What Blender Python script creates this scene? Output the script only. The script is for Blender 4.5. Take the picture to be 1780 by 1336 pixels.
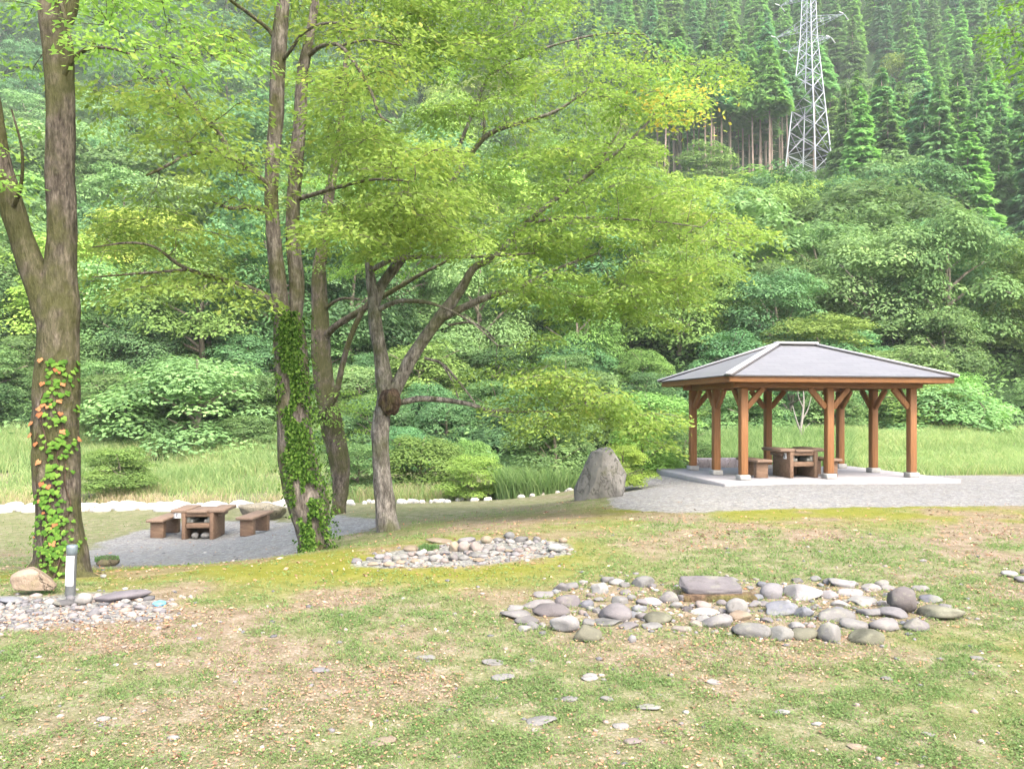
import bpy, math, random
import numpy as np

# ------------------------------------------------------------------ clearing
for _o in list(bpy.data.objects):
    bpy.data.objects.remove(_o)
S = bpy.context.scene
COL = S.collection
RAD = math.radians

# ------------------------------------------------------------------ camera
FPX, CX, HY, EYE = 1350.0, 890.0, 710.0, 1.65      # photo pixels
cam_d = bpy.data.cameras.new("camera")
cam = bpy.data.objects.new("camera", cam_d)
COL.objects.link(cam)
cam.location = (0, 0, EYE)
cam.rotation_euler = (RAD(90), 0, 0)
cam_d.sensor_width = 36.0
cam_d.lens = 36.0 * FPX / 1780.0
cam_d.shift_y = (HY - 668.0) / 1780.0
cam_d.clip_end = 2000.0
cam_d.clip_start = 0.05
S.camera = cam

# ------------------------------------------------------------------ world, sun, exposure
SUN_EL, SUN_AZ = RAD(52), RAD(150)                  # azimuth clockwise from +Y
w = bpy.data.worlds.new("World")
S.world = w
w.use_nodes = True
nt = w.node_tree
sky = nt.nodes.new("ShaderNodeTexSky")
sky.sky_type = 'NISHITA'
sky.sun_disc = False
sky.sun_elevation = SUN_EL
sky.sun_rotation = SUN_AZ
sky.air_density = 1.0
sky.dust_density = 6.0
sky.ozone_density = 0.6
bg = nt.nodes['Background']
nt.links.new(sky.outputs[0], bg.inputs[0])
bg.inputs[1].default_value = 0.15
sun_d = bpy.data.lights.new("sun", 'SUN')
sun_d.energy = 1.05
sun_d.angle = RAD(55)
sun_d.color = (1.0, 0.96, 0.88)
sun = bpy.data.objects.new("sun", sun_d)
COL.objects.link(sun)
from mathutils import Vector
_sd = Vector((math.sin(SUN_AZ) * math.cos(SUN_EL), math.cos(SUN_AZ) * math.cos(SUN_EL), math.sin(SUN_EL)))
sun.rotation_euler = (-_sd).to_track_quat('-Z', 'Y').to_euler()
sun.location = (-10, -10, 40)
S.view_settings.view_transform = 'Standard'
S.view_settings.look = 'None'
S.view_settings.gamma = 1.0
S.view_settings.exposure = 2.25
S.cycles.max_bounces = 6
S.cycles.diffuse_bounces = 4
S.cycles.transmission_bounces = 4
S.cycles.glossy_bounces = 2
S.cycles.volume_bounces = 1
S.cycles.use_denoising = True

# ------------------------------------------------------------------ helpers
def P(px, py, d):
    """photo pixel at distance d (metres along the view axis) -> world point"""
    return np.array([(px - CX) / FPX * d, d, EYE - (py - HY) / FPX * d])

def rngs(seed):
    return np.random.default_rng(seed)

def _hash(ix, iy, iz, seed):
    n = (ix * 374761393 + iy * 668265263 + iz * 2147483647 + seed * 1274126177).astype(np.int64) & 0xffffffff
    n = ((n ^ (n >> 13)) * 1274126177) & 0xffffffff
    n = ((n ^ (n >> 16)) * 2246822519) & 0xffffffff
    return ((n ^ (n >> 15)) & 0xffff) / 65535.0

def vnoise(x, y, z=None, seed=0):
    x = np.asarray(x, float); y = np.asarray(y, float)
    z = np.zeros_like(x) if z is None else np.asarray(z, float)
    xi, yi, zi = np.floor(x).astype(np.int64), np.floor(y).astype(np.int64), np.floor(z).astype(np.int64)
    fx, fy, fz = x - xi, y - yi, z - zi
    fx, fy, fz = fx*fx*(3-2*fx), fy*fy*(3-2*fy), fz*fz*(3-2*fz)
    r = 0
    for a in (0, 1):
        for b in (0, 1):
            for c in (0, 1):
                wgt = (fx if a else 1-fx) * (fy if b else 1-fy) * (fz if c else 1-fz)
                r = r + wgt * _hash(xi+a, yi+b, zi+c, seed)
    return r                                        # 0..1

def fbm(x, y, z=None, seed=0, oct=4):
    r, a, t = 0, 0.5, 0
    for k in range(oct):
        r = r + a * vnoise(np.asarray(x)*2**k, np.asarray(y)*2**k, None if z is None else np.asarray(z)*2**k, seed+k)
        t += a; a *= 0.5
    return r / t

def sstep(a, b, x):
    t = np.clip((np.asarray(x, float) - a) / (b - a), 0, 1)
    return t*t*(3-2*t)

def in_poly(x, y, poly):
    x = np.asarray(x); y = np.asarray(y)
    c = np.zeros(x.shape, bool)
    n = len(poly)
    for i in range(n):
        x1, y1 = poly[i]; x2, y2 = poly[(i+1) % n]
        if y1 == y2: continue
        m = ((y1 > y) != (y2 > y)) & (x < (x2-x1)*(y-y1)/(y2-y1)+x1)
        c ^= m
    return c

class MB:
    """collects vertices and faces (any size) with a per-face value v and a material index"""
    def __init__(self):
        self.V, self.F, self.A, self.M, self.n = [], [], [], [], 0
    def add(self, verts, faces, v=0.5, m=0):
        verts = np.asarray(verts, float).reshape(-1, 3); faces = np.asarray(faces, np.int64)
        self.V.append(verts); self.F.append(faces + self.n); self.n += len(verts)
        k = len(faces)
        self.A.append(np.broadcast_to(np.asarray(v, float), (k,)).copy())
        self.M.append(np.full(k, m, np.int32))
        return self
    def mesh(self, name, mats, smooth=False):
        me = bpy.data.meshes.new(name)
        V = np.concatenate(self.V)
        me.vertices.add(len(V)); me.vertices.foreach_set("co", V.astype(np.float32).ravel())
        loops = np.concatenate([f.ravel() for f in self.F]).astype(np.int32)
        tot = np.concatenate([np.full(len(f), f.shape[1], np.int32) for f in self.F])
        start = np.concatenate([[0], np.cumsum(tot)[:-1]]).astype(np.int32)
        me.loops.add(len(loops)); me.loops.foreach_set("vertex_index", loops)
        me.polygons.add(len(tot)); me.polygons.foreach_set("loop_start", start)
        me.polygons.foreach_set("loop_total", tot)
        me.polygons.foreach_set("material_index", np.concatenate(self.M))
        if smooth:
            me.polygons.foreach_set("use_smooth", np.ones(len(tot), bool))
        me.update(calc_edges=True)
        at = me.attributes.new("v", 'FLOAT', 'FACE')
        at.data.foreach_set("value", np.concatenate(self.A).astype(np.float32))
        for m in (mats if isinstance(mats, (list, tuple)) else [mats]):
            me.materials.append(m)
        me.validate()
        return me

def obj(name, me, parent=None, loc=None, color=None):
    o = bpy.data.objects.new(name, me)
    COL.objects.link(o)
    if parent is not None: o.parent = parent
    if loc is not None: o.location = loc
    if color is not None: o.color = (*color, 1)
    return o

def tag(o, label=None, cat=None, group=None, kind=None):
    if label: o["label"] = label
    if cat: o["category"] = cat
    if group: o["group"] = group
    if kind: o["kind"] = kind
    return o

def empty(name, loc=(0, 0, 0), rz=0.0, label=None, cat=None, group=None):
    o = bpy.data.objects.new(name, None)
    COL.objects.link(o)
    o.location = loc; o.rotation_euler = (0, 0, rz)
    o.empty_display_size = 0.2
    return tag(o, label, cat, group)

# --- primitive shapes into an MB
def box(mb, c, s, rz=0.0, bev=0.0, v=0.5, m=0, R=None):
    """box of size s centred at c, edges chamfered by bev"""
    c = np.asarray(c, float); h = np.asarray(s, float) / 2
    if bev <= 0:
        vs = np.array([[x, y, z] for z in (-1, 1) for y in (-1, 1) for x in (-1, 1)], float) * h
        fs = np.array([[0, 2, 3, 1], [4, 5, 7, 6], [0, 1, 5, 4], [2, 6, 7, 3], [0, 4, 6, 2], [1, 3, 7, 5]])
        parts = [(vs, fs)]
    else:
        b = min(bev, h.min() * 0.45)
        vs, idx = [], {}
        for sx in (-1, 1):
            for sy in (-1, 1):
                for sz in (-1, 1):
                    s3 = np.array([sx, sy, sz])
                    for ax in range(3):
                        p = s3 * (h - b); p[ax] = s3[ax] * h[ax]
                        idx[(sx, sy, sz, ax)] = len(vs); vs.append(p)
        quads, tris = [], []
        for ax in range(3):
            a, b2 = [(1, 2), (2, 0), (0, 1)][ax]
            for sg in (-1, 1):
                q = []
                for (i, j) in ((-1, -1), (1, -1), (1, 1), (-1, 1)):
                    k = [0, 0, 0]; k[ax] = sg; k[a] = i; k[b2] = j
                    q.append(idx[(*k, ax)])
                quads.append(q if sg > 0 else q[::-1])
            for i in (-1, 1):
                for j in (-1, 1):
                    k0 = [0, 0, 0]; k1 = [0, 0, 0]
                    k0[ax] = -1; k1[ax] = 1
                    for k in (k0, k1): k[a] = i; k[b2] = j
                    q = [idx[(*k0, a)], idx[(*k1, a)], idx[(*k1, b2)], idx[(*k0, b2)]]
                    quads.append(q if i * j < 0 else q[::-1])
        for sx in (-1, 1):
            for sy in (-1, 1):
                for sz in (-1, 1):
                    t = [idx[(sx, sy, sz, k)] for k in range(3)]
                    tris.append(t if sx*sy*sz > 0 else t[::-1])
        parts = [(np.array(vs), np.array(quads)), (np.array(vs), np.array(tris))]
    for vs, fs in parts:
        p = vs.copy()
        if R is not None: p = p @ np.asarray(R).T
        if rz:
            cr, sr = math.cos(rz), math.sin(rz)
            p = np.stack([p[:, 0]*cr - p[:, 1]*sr, p[:, 0]*sr + p[:, 1]*cr, p[:, 2]], 1)
        mb.add(p + c, fs, v, m)
    return mb

def beam(mb, a, b, wd, ht, up=(0, 0, 1), bev=0.0, v=0.5, m=0):
    """box from a to b"""
    a = np.asarray(a, float); b = np.asarray(b, float)
    d = b - a; L = np.linalg.norm(d); d /= L
    s = np.cross(d, up); s /= np.linalg.norm(s); u = np.cross(s, d)
    return box(mb, (a+b)/2, (L, wd, ht), bev=bev, v=v, m=m, R=np.stack([d, s, u], 1))

def tube(mb, pts, rad, sides=8, bump=0.0, seed=0, v=0.5, m=0, cap=True):
    pts = np.asarray(pts, float); rad = np.asarray(rad, float)
    n = len(pts)
    T = np.gradient(pts, axis=0); T /= np.linalg.norm(T, axis=1)[:, None] + 1e-9
    ref = np.array([0.13, -0.97, 0.2]) if abs(T[0][2]) > 0.5 else np.array([0.05, 0.1, 0.99])
    N = np.zeros_like(pts)
    nn = ref - T[0]*np.dot(ref, T[0]); nn /= np.linalg.norm(nn)
    for i in range(n):
        nn = nn - T[i]*np.dot(nn, T[i]); nn /= np.linalg.norm(nn) + 1e-9
        N[i] = nn
    B = np.cross(T, N)
    th = np.arange(sides) / sides * 2*math.pi
    ct, st = np.cos(th), np.sin(th)
    r = np.broadcast_to(rad[:, None], (n, sides)).copy()
    if bump > 0:
        arc = np.concatenate([[0], np.cumsum(np.linalg.norm(np.diff(pts, axis=0), axis=1))])
        q = vnoise(ct[None, :]*1.6 + 7 + 0*arc[:, None], st[None, :]*1.6 + 3 + 0*arc[:, None], arc[:, None]*2.2 + 0*ct[None, :], seed)
        q2 = vnoise(ct[None, :]*4 + 17 + 0*arc[:, None], st[None, :]*4 + 5 + 0*arc[:, None], arc[:, None]*6 + 0*ct[None, :], seed+5)
        r = r * (1 + bump * (q - .5) * 2 + bump * .5 * (q2 - .5) * 2)
    V = pts[:, None, :] + r[..., None] * (ct[None, :, None]*N[:, None, :] + st[None, :, None]*B[:, None, :])
    i = np.arange(n-1)[:, None]; j = np.arange(sides)[None, :]; j2 = (j+1) % sides
    F = np.stack([i*sides+j, i*sides+j2, (i+1)*sides+j2, (i+1)*sides+j], -1).reshape(-1, 4)
    mb.add(V.reshape(-1, 3), F, v, m)
    if cap:
        tip = np.vstack([V[-1], pts[-1] + T[-1]*rad[-1]*.3])
        k = np.arange(sides)
        mb.add(tip, np.stack([k, (k+1) % sides, np.full(sides, sides)], 1), v, m)
        bas = np.vstack([V[0], pts[0] - T[0]*rad[0]*.2])
        mb.add(bas, np.stack([(k+1) % sides, k, np.full(sides, sides)], 1), v, m)
    return mb

def spline(pts, k=6):
    """Catmull-Rom through rows of pts (any number of columns)"""
    p = np.asarray(pts, float)
    p = np.vstack([2*p[0]-p[1], p, 2*p[-1]-p[-2]])
    out = []
    for i in range(1, len(p)-2):
        t = np.linspace(0, 1, k, endpoint=False)[:, None]
        a, b, c, d = p[i-1], p[i], p[i+1], p[i+2]
        out.append(0.5*((2*b) + (-a+c)*t + (2*a-5*b+4*c-d)*t**2 + (-a+3*b-3*c+d)*t**3))
    out.append(p[-2][None])
    return np.vstack(out)

def unit(a):
    return a / (np.linalg.norm(a, axis=-1, keepdims=True) + 1e-9)

def leaves(mb, C, D, Nn, L, W, v, m=0, shape=4):
    """rhombus leaves: centre C, long axis D, normal Nn, half length L, half width W"""
    D = unit(D); S_ = unit(np.cross(Nn, D))
    L = np.asarray(L)[:, None] if np.ndim(L) else L
    W = np.asarray(W)[:, None] if np.ndim(W) else W
    n = len(C)
    a, b, c, d = C - D*L, C + S_*W - D*L*.12, C + D*L, C - S_*W - D*L*.12
    mb.add(np.stack([a, b, c, d], 1).reshape(-1, 3), np.arange(4*n).reshape(n, 4), v, m)

def ico(sub):
    import bmesh
    bm = bmesh.new(); bmesh.ops.create_icosphere(bm, subdivisions=sub, radius=1.0)
    bm.verts.ensure_lookup_table()
    V = np.array([x.co[:] for x in bm.verts]); F = np.array([[x.index for x in f.verts] for f in bm.faces])
    bm.free()
    return V, F
ICO = {k: ico(k) for k in (1, 2, 3, 4, 5)}

def rock_verts(seed, sub=3, cuts=6, lo=.68, hi=.95, rough=.10):
    V, F = ICO[sub]
    r = rngs(seed); p = V.copy()
    for _ in range(cuts):
        n = r.normal(size=3); n /= np.linalg.norm(n); o = r.uniform(lo, hi)
        d = p @ n
        p = p - np.clip(d - o, 0, None)[:, None] * n * .92
    q = fbm(p[:, 0]*1.6+9, p[:, 1]*1.6+9, p[:, 2]*1.6+9, seed, 3)
    p = p * (1 + rough*2*(q-.5))[:, None]
    q = fbm(p[:, 0]*6+9, p[:, 1]*6+9, p[:, 2]*6+9, seed+3, 2)
    p = p * (1 + rough*.35*(q-.5))[:, None]
    return p / np.abs(p).max(0), F

# ------------------------------------------------------------------ materials
class NB:
    def __init__(self, name):
        self.m = bpy.data.materials.new(name); self.m.use_nodes = True
        self.t = self.m.node_tree; self.t.nodes.clear()
        self.out = self.t.nodes.new("ShaderNodeOutputMaterial")
    def n(self, typ, ins=None, **kw):
        x = self.t.nodes.new("ShaderNode" + typ)
        for k, v in kw.items(): setattr(x, k, v)
        for k, v in (ins or {}).items(): self.set(x, k, v)
        return x
    def set(self, x, k, v):
        s = x.inputs[k]
        if hasattr(v, "bl_idname") and hasattr(v, "outputs"): v = v.outputs[0]
        if isinstance(v, bpy.types.NodeSocket): self.t.links.new(v, s)
        else:
            if isinstance(v, tuple) and len(v) == 3 and s.type == 'RGBA': v = (*v, 1)
            s.default_value = v
    def ramp(self, fac, stops, interp='LINEAR'):
        x = self.t.nodes.new("ShaderNodeValToRGB"); x.color_ramp.interpolation = interp
        e = x.color_ramp.elements
        while len(e) < len(stops): e.new(0.5)
        for el, (p, c) in zip(e, stops):
            el.position = p; el.color = (*c, 1) if len(c) == 3 else c
        self.set(x, "Fac", fac)
        return x
    def mix(self, fac, a, b, blend='MIX'):
        x = self.t.nodes.new("ShaderNodeMixRGB"); x.blend_type = blend
        self.set(x, 0, fac); self.set(x, 1, a); self.set(x, 2, b)
        return x
    def noise(self, scale, detail=4, rough=.55, vec=None, dim='3D'):
        x = self.n("TexNoise", {"Scale": scale, "Detail": detail, "Roughness": rough})
        if vec is not None: self.set(x, "Vector", vec)
        return x
    def math(self, op, a, b=0.0, c=None):
        x = self.n("Math", operation=op); self.set(x, 0, a); self.set(x, 1, b)
        if c is not None: self.set(x, 2, c)
        return x
    def attr(self, name):
        return self.n("Attribute", attribute_name=name).outputs["Fac"]
    def finish(self, shader):
        self.t.links.new(shader.outputs[0], self.out.inputs["Surface"])
        return self.m
    def pbr(self, col, rough=.8, bump=None, bstr=.3, bdist=.02, metallic=0.0, spec=.3):
        p = self.n("BsdfPrincipled", {"Base Color": col, "Roughness": rough, "Metallic": metallic, "Specular IOR Level": spec})
        if bump is not None:
            b = self.n("Bump", {"Height": bump, "Strength": bstr, "Distance": bdist})
            self.t.links.new(b.outputs[0], p.inputs["Normal"])
        return self.finish(p)

def leaf_mat(name, stops, trans=.4, tint=True):
    b = NB(name)
    col = b.ramp(b.attr("v"), stops)
    oi = b.n("ObjectInfo")
    if tint:
        col = b.mix(1.0, col, oi.outputs["Color"], 'MULTIPLY')
        hs = b.n("HueSaturation", {"Color": col})
        b.set(hs, "Hue", b.math('MULTIPLY_ADD', oi.outputs["Random"], .03, .485))
        b.set(hs, "Value", b.math('MULTIPLY_ADD', oi.outputs["Random"], .35, .82))
        col = hs
    d = b.n("BsdfDiffuse", {"Color": col})
    t = b.n("BsdfTranslucent", {"Color": b.mix(.5, col, b.mix(1, col, (1.0, 1.15, .5), 'MULTIPLY'))})
    mx = b.n("MixShader", {0: trans}); b.t.links.new(d.outputs[0], mx.inputs[1]); b.t.links.new(t.outputs[0], mx.inputs[2])
    return b.finish(mx)

def tree_leaf_mat():
    return leaf_mat("forest_leaves", [(0, (.085, .15, .066)), (.45, (.14, .235, .092)), (.8, (.185, .30, .11)), (1, (.25, .35, .14))], .40)
M_FOREST = tree_leaf_mat()
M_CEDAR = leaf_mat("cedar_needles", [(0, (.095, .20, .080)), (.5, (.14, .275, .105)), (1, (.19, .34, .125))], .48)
M_HERO = leaf_mat("shade_tree_leaves", [(0, (.16, .27, .075)), (.4, (.23, .365, .10)), (.82, (.30, .43, .115)), (.95, (.40, .44, .12)), (1, (.48, .32, .09))], .55)
M_IVY = leaf_mat("climbing_vine_leaves", [(0, (.025, .06, .012)), (.5, (.075, .15, .025)), (.86, (.15, .23, .045)), (.87, (.25, .085, .045)), (1, (.36, .16, .085))], .3)
M_MOSSLEAF = leaf_mat("small_ivy_leaves", [(0, (.016, .045, .010)), (.5, (.06, .135, .024)), (1, (.14, .25, .05))], .35)
M_GRASS = leaf_mat("lawn_blades", [(0, (.13, .215, .08)), (.35, (.185, .265, .105)), (.6, (.23, .265, .115)), (.8, (.29, .27, .155)), (1, (.37, .31, .235))], .5, False)
M_TALL = leaf_mat("tall_grass_blades", [(0, (.13, .23, .09)), (.45, (.28, .39, .17)), (.75, (.40, .46, .22)), (.85, (.48, .42, .27)), (1, (.52, .43, .31))], .55, False)
M_LITTER = leaf_mat("dry_leaves", [(0, (.11, .065, .045)), (.3, (.24, .15, .105)), (.6, (.36, .26, .20)), (.85, (.42, .19, .10)), (1, (.46, .37, .27))], .15, False)

def bark_mat(name, dark, light, moss, moss_amt):
    b = NB(name)
    tc = b.n("TexCoord")
    mp = b.n("Mapping", {"Vector": tc.outputs["Object"], "Scale": (1, 1, .28)})
    n1 = b.noise(13, 6, .7, mp.outputs[0]); n2 = b.noise(40, 4, .65, mp.outputs[0]); n3 = b.noise(1.6, 3, .5, tc.outputs["Object"])
    n4 = b.noise(7, 5, .6, tc.outputs["Object"])
    c = b.ramp(b.math('ADD', b.math('MULTIPLY', n1, .65), b.math('MULTIPLY', n2, .35)), [(.38, dark), (.50, tuple((a+c)/2 for a, c in zip(dark, light))), (.62, tuple(x*1.25 for x in light))])
    lich = b.ramp(n4, [(.60, (0, 0, 0)), (.70, (1, 1, 1))])
    c = b.mix(b.math('MULTIPLY', lich.outputs[0], .45), c, tuple(min(1, x*1.5) for x in light))
    # moss grows where the trunk's own "moss" noise says so
    mm = b.ramp(b.math('ADD', n3, b.math('MULTIPLY', n4, .35)), [(.72-moss_amt, (0, 0, 0)), (.90-moss_amt, (1, 1, 1))])
    mo = b.mix(n2, tuple(x*.6 for x in moss), tuple(x*1.4 for x in moss))
    c = b.mix(b.math('MULTIPLY', mm.outputs[0], .8), c, mo)
    h = b.math('ADD', n1, b.math('MULTIPLY', n2, .4))
    return b.pbr(c, .95, h, 1.0, .06, spec=.1)
M_BARK1 = bark_mat("mossy_bark", (.032, .027, .022), (.150, .128, .106), (.060, .064, .022), .15)
M_BARK2 = bark_mat("reddish_grey_bark", (.044, .038, .033), (.215, .19, .165), (.07, .075, .025), .08)
M_BARK3 = bark_mat("grey_lichen_bark", (.055, .048, .042), (.26, .24, .215), (.08, .09, .035), .06)
M_BURL = bark_mat("burl_bark", (.022, .016, .012), (.105, .075, .055), (.06, .06, .02), -.02)
M_FBARK = bark_mat("forest_bark", (.10, .085, .065), (.33, .28, .23), (.08, .09, .04), -.2)
M_CBARK = bark_mat("cedar_bark", (.17, .125, .10), (.38, .30, .255), (.08, .09, .04), -.4)

def rock_mat():
    b = NB("river_stone")
    tc = b.n("TexCoord"); oi = b.n("ObjectInfo")
    rnd = b.n("VectorMath", operation='ADD'); b.set(rnd, 0, tc.outputs["Object"])
    sc = b.n("CombineXYZ"); 
    for k in range(3): b.set(sc, k, b.math('MULTIPLY', oi.outputs["Random"], 31.0+7*k))
    b.set(rnd, 1, sc.outputs[0])
    n1 = b.noise(2.2, 6, .6, rnd); n2 = b.noise(11, 5, .65, rnd); n3 = b.noise(60, 3, .6, rnd)
    c = b.mix(b.ramp(n1, [(.35, (0, 0, 0)), (.68, (1, 1, 1))]).outputs[0], b.mix(1, oi.outputs["Color"], (.29, .287, .285), 'MULTIPLY'), b.mix(1, oi.outputs["Color"], (.51, .505, .49), 'MULTIPLY'))
    c = b.mix(b.ramp(n2, [(.56, (0, 0, 0)), (.72, (.8, .8, .8))]).outputs[0], c, b.mix(1, c, (.50, .49, .44), 'MULTIPLY'))
    c = b.mix(b.ramp(b.noise(4.5, 6, .7, rnd), [(.54, (0, 0, 0)), (.66, (.55, .55, .55))]).outputs[0], c, (.20, .205, .15))
    c = b.mix(b.ramp(n3, [(.58, (0, 0, 0)), (.7, (.6, .6, .6))]).outputs[0], c, b.mix(1, c, (1.35, 1.33, 1.3), 'MULTIPLY'))
    h = b.math('ADD', b.math('MULTIPLY', n2, .7), b.math('MULTIPLY', n3, .3))
    return b.pbr(c, .85, h, .5, .02, spec=.25)
M_ROCK = rock_mat()

def boulder_mat():
    b = NB("cracked_boulder")
    tc = b.n("TexCoord"); oi = b.n("ObjectInfo")
    mp = b.n("Mapping", {"Vector": tc.outputs["Object"], "Rotation": (.3, .2, .7), "Scale": (1.3, 1.3, .8)})
    n1 = b.noise(3, 7, .65, mp.outputs[0]); n2 = b.noise(18, 5, .65, mp.outputs[0])
    seam = b.noise(1.7, 5, .6, mp.outputs[0])
    crack = b.ramp(b.math('ABSOLUTE', b.math('SUBTRACT', seam, .5)), [(.0, (1, 1, 1)), (.016, (0, 0, 0))])
    pits = b.ramp(b.noise(6, 2, .5, mp.outputs[0]), [(.66, (0, 0, 0)), (.72, (1, 1, 1))])
    c = b.mix(b.ramp(n1, [(.35, (0, 0, 0)), (.65, (1, 1, 1))]).outputs[0], b.mix(1, oi.outputs["Color"], (.7, .7, .68), 'MULTIPLY'), b.mix(1, oi.outputs["Color"], (1.2, 1.18, 1.15), 'MULTIPLY'))
    c = b.mix(b.math('MULTIPLY', crack.outputs[0], .5), c, (.06, .058, .05))
    c = b.mix(b.math('MULTIPLY', pits.outputs[0], .7), c, (.05, .05, .045))
    geo = b.n("NewGeometry")
    moss = b.ramp(b.noise(2.4, 5, .6, tc.outputs["Object"]), [(.58, (0, 0, 0)), (.70, (1, 1, 1))])
    c = b.mix(b.math('MULTIPLY', moss.outputs[0], .5), c, (.13, .13, .05))
    h = b.math('SUBTRACT', b.math('ADD', n1, b.math('MULTIPLY', n2, .5)), b.math('MULTIPLY', crack.outputs[0], .5))
    return b.pbr(c, .9, h, .8, .04, spec=.2)
M_BOULDER = boulder_mat()

def wood_mat(name, dark, light, axis_scale, rough=.6):
    b = NB(name)
    tc = b.n("TexCoord")
    mp = b.n("Mapping", {"Vector": tc.outputs["Object"], "Scale": axis_scale})
    n1 = b.noise(3, 6, .65, mp.outputs[0]); n2 = b.noise(1.3, 3, .5, tc.outputs["Object"])
    c = b.ramp(n1, [(.28, dark), (.72, light)])
    c = b.mix(b.math('MULTIPLY', n2, .35), c, b.mix(1, c, (.62, .58, .55), 'MULTIPLY'))
    return b.pbr(c, rough, n1, .35, .01, spec=.3)
M_POST = wood_mat("stained_post_wood", (.185, .083, .032), (.295, .143, .058), (14, 14, .9))
M_BEAM = wood_mat("stained_beam_wood", (.17, .075, .030), (.28, .135, .055), (1.2, 9, 22))
M_TABLE = wood_mat("weathered_table_wood", (.11, .068, .045), (.23, .15, .10), (4, 4, 12), .75)
M_TABLETOP = wood_mat("weathered_plank_top", (.14, .095, .068), (.27, .195, .145), (22, 1.5, 8), .75)

def simple(name, col, rough=.6, metallic=0.0, nscale=20, namp=.25, bstr=.15, spec=.4):
    b = NB(name)
    tc = b.n("TexCoord")
    n = b.noise(nscale, 5, .6, tc.outputs["Object"])
    c = b.mix(n, tuple(x*(1-namp) for x in col), tuple(min(1, x*(1+namp)) for x in col))
    return b.pbr(c, rough, n, bstr, .01, metallic, spec)
M_CONC = simple("foundation_concrete", (.29, .29, .28), .9, 0, 14, .22)
M_SLAB = simple("floor_concrete", (.25, .243, .255), .85, 0, 5, .22)
M_IRON = simple("black_iron", (.015, .015, .016), .6, .3)
M_HEARTH = simple("hearth_concrete", (.20, .20, .18), .95)
M_PLATE = simple("white_plate", (.78, .78, .80), .5, 0, 9, .05)
M_INK = simple("dark_lettering", (.03, .035, .06), .6)
M_INK2 = simple("faded_lettering", (.42, .42, .48), .7)
M_STEEL = simple("galvanised_steel", (.42, .45, .50), .55, .3, 2, .15)
M_INSUL = simple("white_insulators", (.55, .56, .58), .35)
M_GREYPOST = simple("grey_metal_post", (.10, .108, .112), .5, .2)
M_CAP = simple("blue_grey_cap", (.14, .175, .195), .35, .3)
M_BLUE = simple("blue_plastic", (.10, .27, .42), .4)
M_CAPTRIM = simple("pale_ridge_metal", (.38, .38, .40), .45, .2, 6, .1)
M_DARKTRIM = simple("dark_roof_edge", (.05, .047, .05), .6)

def roof_mat():
    b = NB("slate_shingles")
    tc = b.n("TexCoord")
    br = b.n("TexBrick", {"Vector": tc.outputs["UV"], "Scale": 1.0, "Mortar Size": .006, "Brick Width": .45, "Row Height": .13,
                          "Color1": (.112, .116, .130), "Color2": (.137, .141, .155), "Mortar": (.078, .077, .085)})
    n = b.noise(3, 5, .6, tc.outputs["Object"]); n2 = b.noise(60, 3, .6, tc.outputs["Object"])
    c = b.mix(b.math('MULTIPLY', n, .35), br, (.165, .167, .183))
    c = b.mix(b.math('MULTIPLY', n2, .3), c, b.mix(1, c, (.6, .6, .6), 'MULTIPLY'))
    return b.pbr(c, .55, br.outputs["Fac"], -.3, .01, spec=.45)
M_ROOF = roof_mat()

# ------------------------------------------------------------------ terrain
CP = [(0, 1336, 3.56), (890, 1336, 3.56), (1780, 1336, 3.56), (0, 1150, 5.06), (890, 1150, 5.06), (1780, 1150, 5.06),
      (0, 1060, 6.4), (450, 1060, 6.4), (890, 1000, 7.7), (1780, 1000, 7.7), (1400, 1000, 7.7),
      (100, 1000, 8.4), (545, 956, 10.8), (675, 921, 13.0), (590, 893, 17.2), (370, 938, 17.2), (250, 932, 17.4), (430, 930, 17.6), (450, 905, 19.5),
      (100, 893, 22), (450, 884, 22.5), (700, 868, 24), (900, 862, 23), (1000, 868, 19), (0, 935, 17), (0, 985, 11),
      (1020, 888, 13.6), (1045, 864, 15.3), (950, 906, 11.6), (800, 925, 10.6), (700, 950, 9.5), (620, 982, 8.3),
      (200, 985, 11), (500, 970, 11.4), (640, 940, 12), (800, 895, 15.5), (900, 880, 17),
      (1245, 846, 16.6), (1625, 842, 17.2), (1165, 823.5, 20.4), (1400, 827, 20.5), (1400, 885, 12.7), (1100, 872, 13.9), (1700, 870, 14),
      (1780, 833, 18.2), (1700, 826, 20.6), (1450, 822, 23), (1250, 818, 24)]
CPW = np.array([P(*c) for c in CP])
extra = np.array([[-12, -4, 0], [0, -5, 0], [12, -4, 0], [-30, 3, -.3], [-30, 15, -1.2], [-30, 24, -1.5], [30, 3, .1], [30, 14, 0], [30, 22, 0], [-8, 1, 0], [8, 1, 0], [0, 1, 0]], float)
CPA = np.vstack([CPW, extra])
def _tps(r2):
    return np.where(r2 > 1e-9, .5*r2*np.log(r2 + 1e-12), 0)
_n = len(CPA)
_K = _tps(((CPA[:, None, :2]-CPA[None, :, :2])**2).sum(-1)) + np.eye(_n)*0.35
_Pm = np.hstack([np.ones((_n, 1)), CPA[:, :2]])
_A = np.block([[_K, _Pm], [_Pm.T, np.zeros((3, 3))]])
_sol = np.linalg.solve(_A, np.concatenate([CPA[:, 2], [0, 0, 0]]))
def _lawn(x, y):
    x = np.asarray(x, float); y = np.asarray(y, float)
    xf, yf = np.clip(x, -32, 32).ravel(), np.clip(y, -6, 26).ravel()
    z = np.empty(len(xf))
    for s in range(0, len(xf), 20000):
        a, b = xf[s:s+20000], yf[s:s+20000]
        r2 = (a[:, None]-CPA[None, :, 0])**2 + (b[:, None]-CPA[None, :, 1])**2
        z[s:s+20000] = _tps(r2) @ _sol[:_n] + _sol[_n] + _sol[_n+1]*a + _sol[_n+2]*b
    return z.reshape(x.shape)
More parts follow.
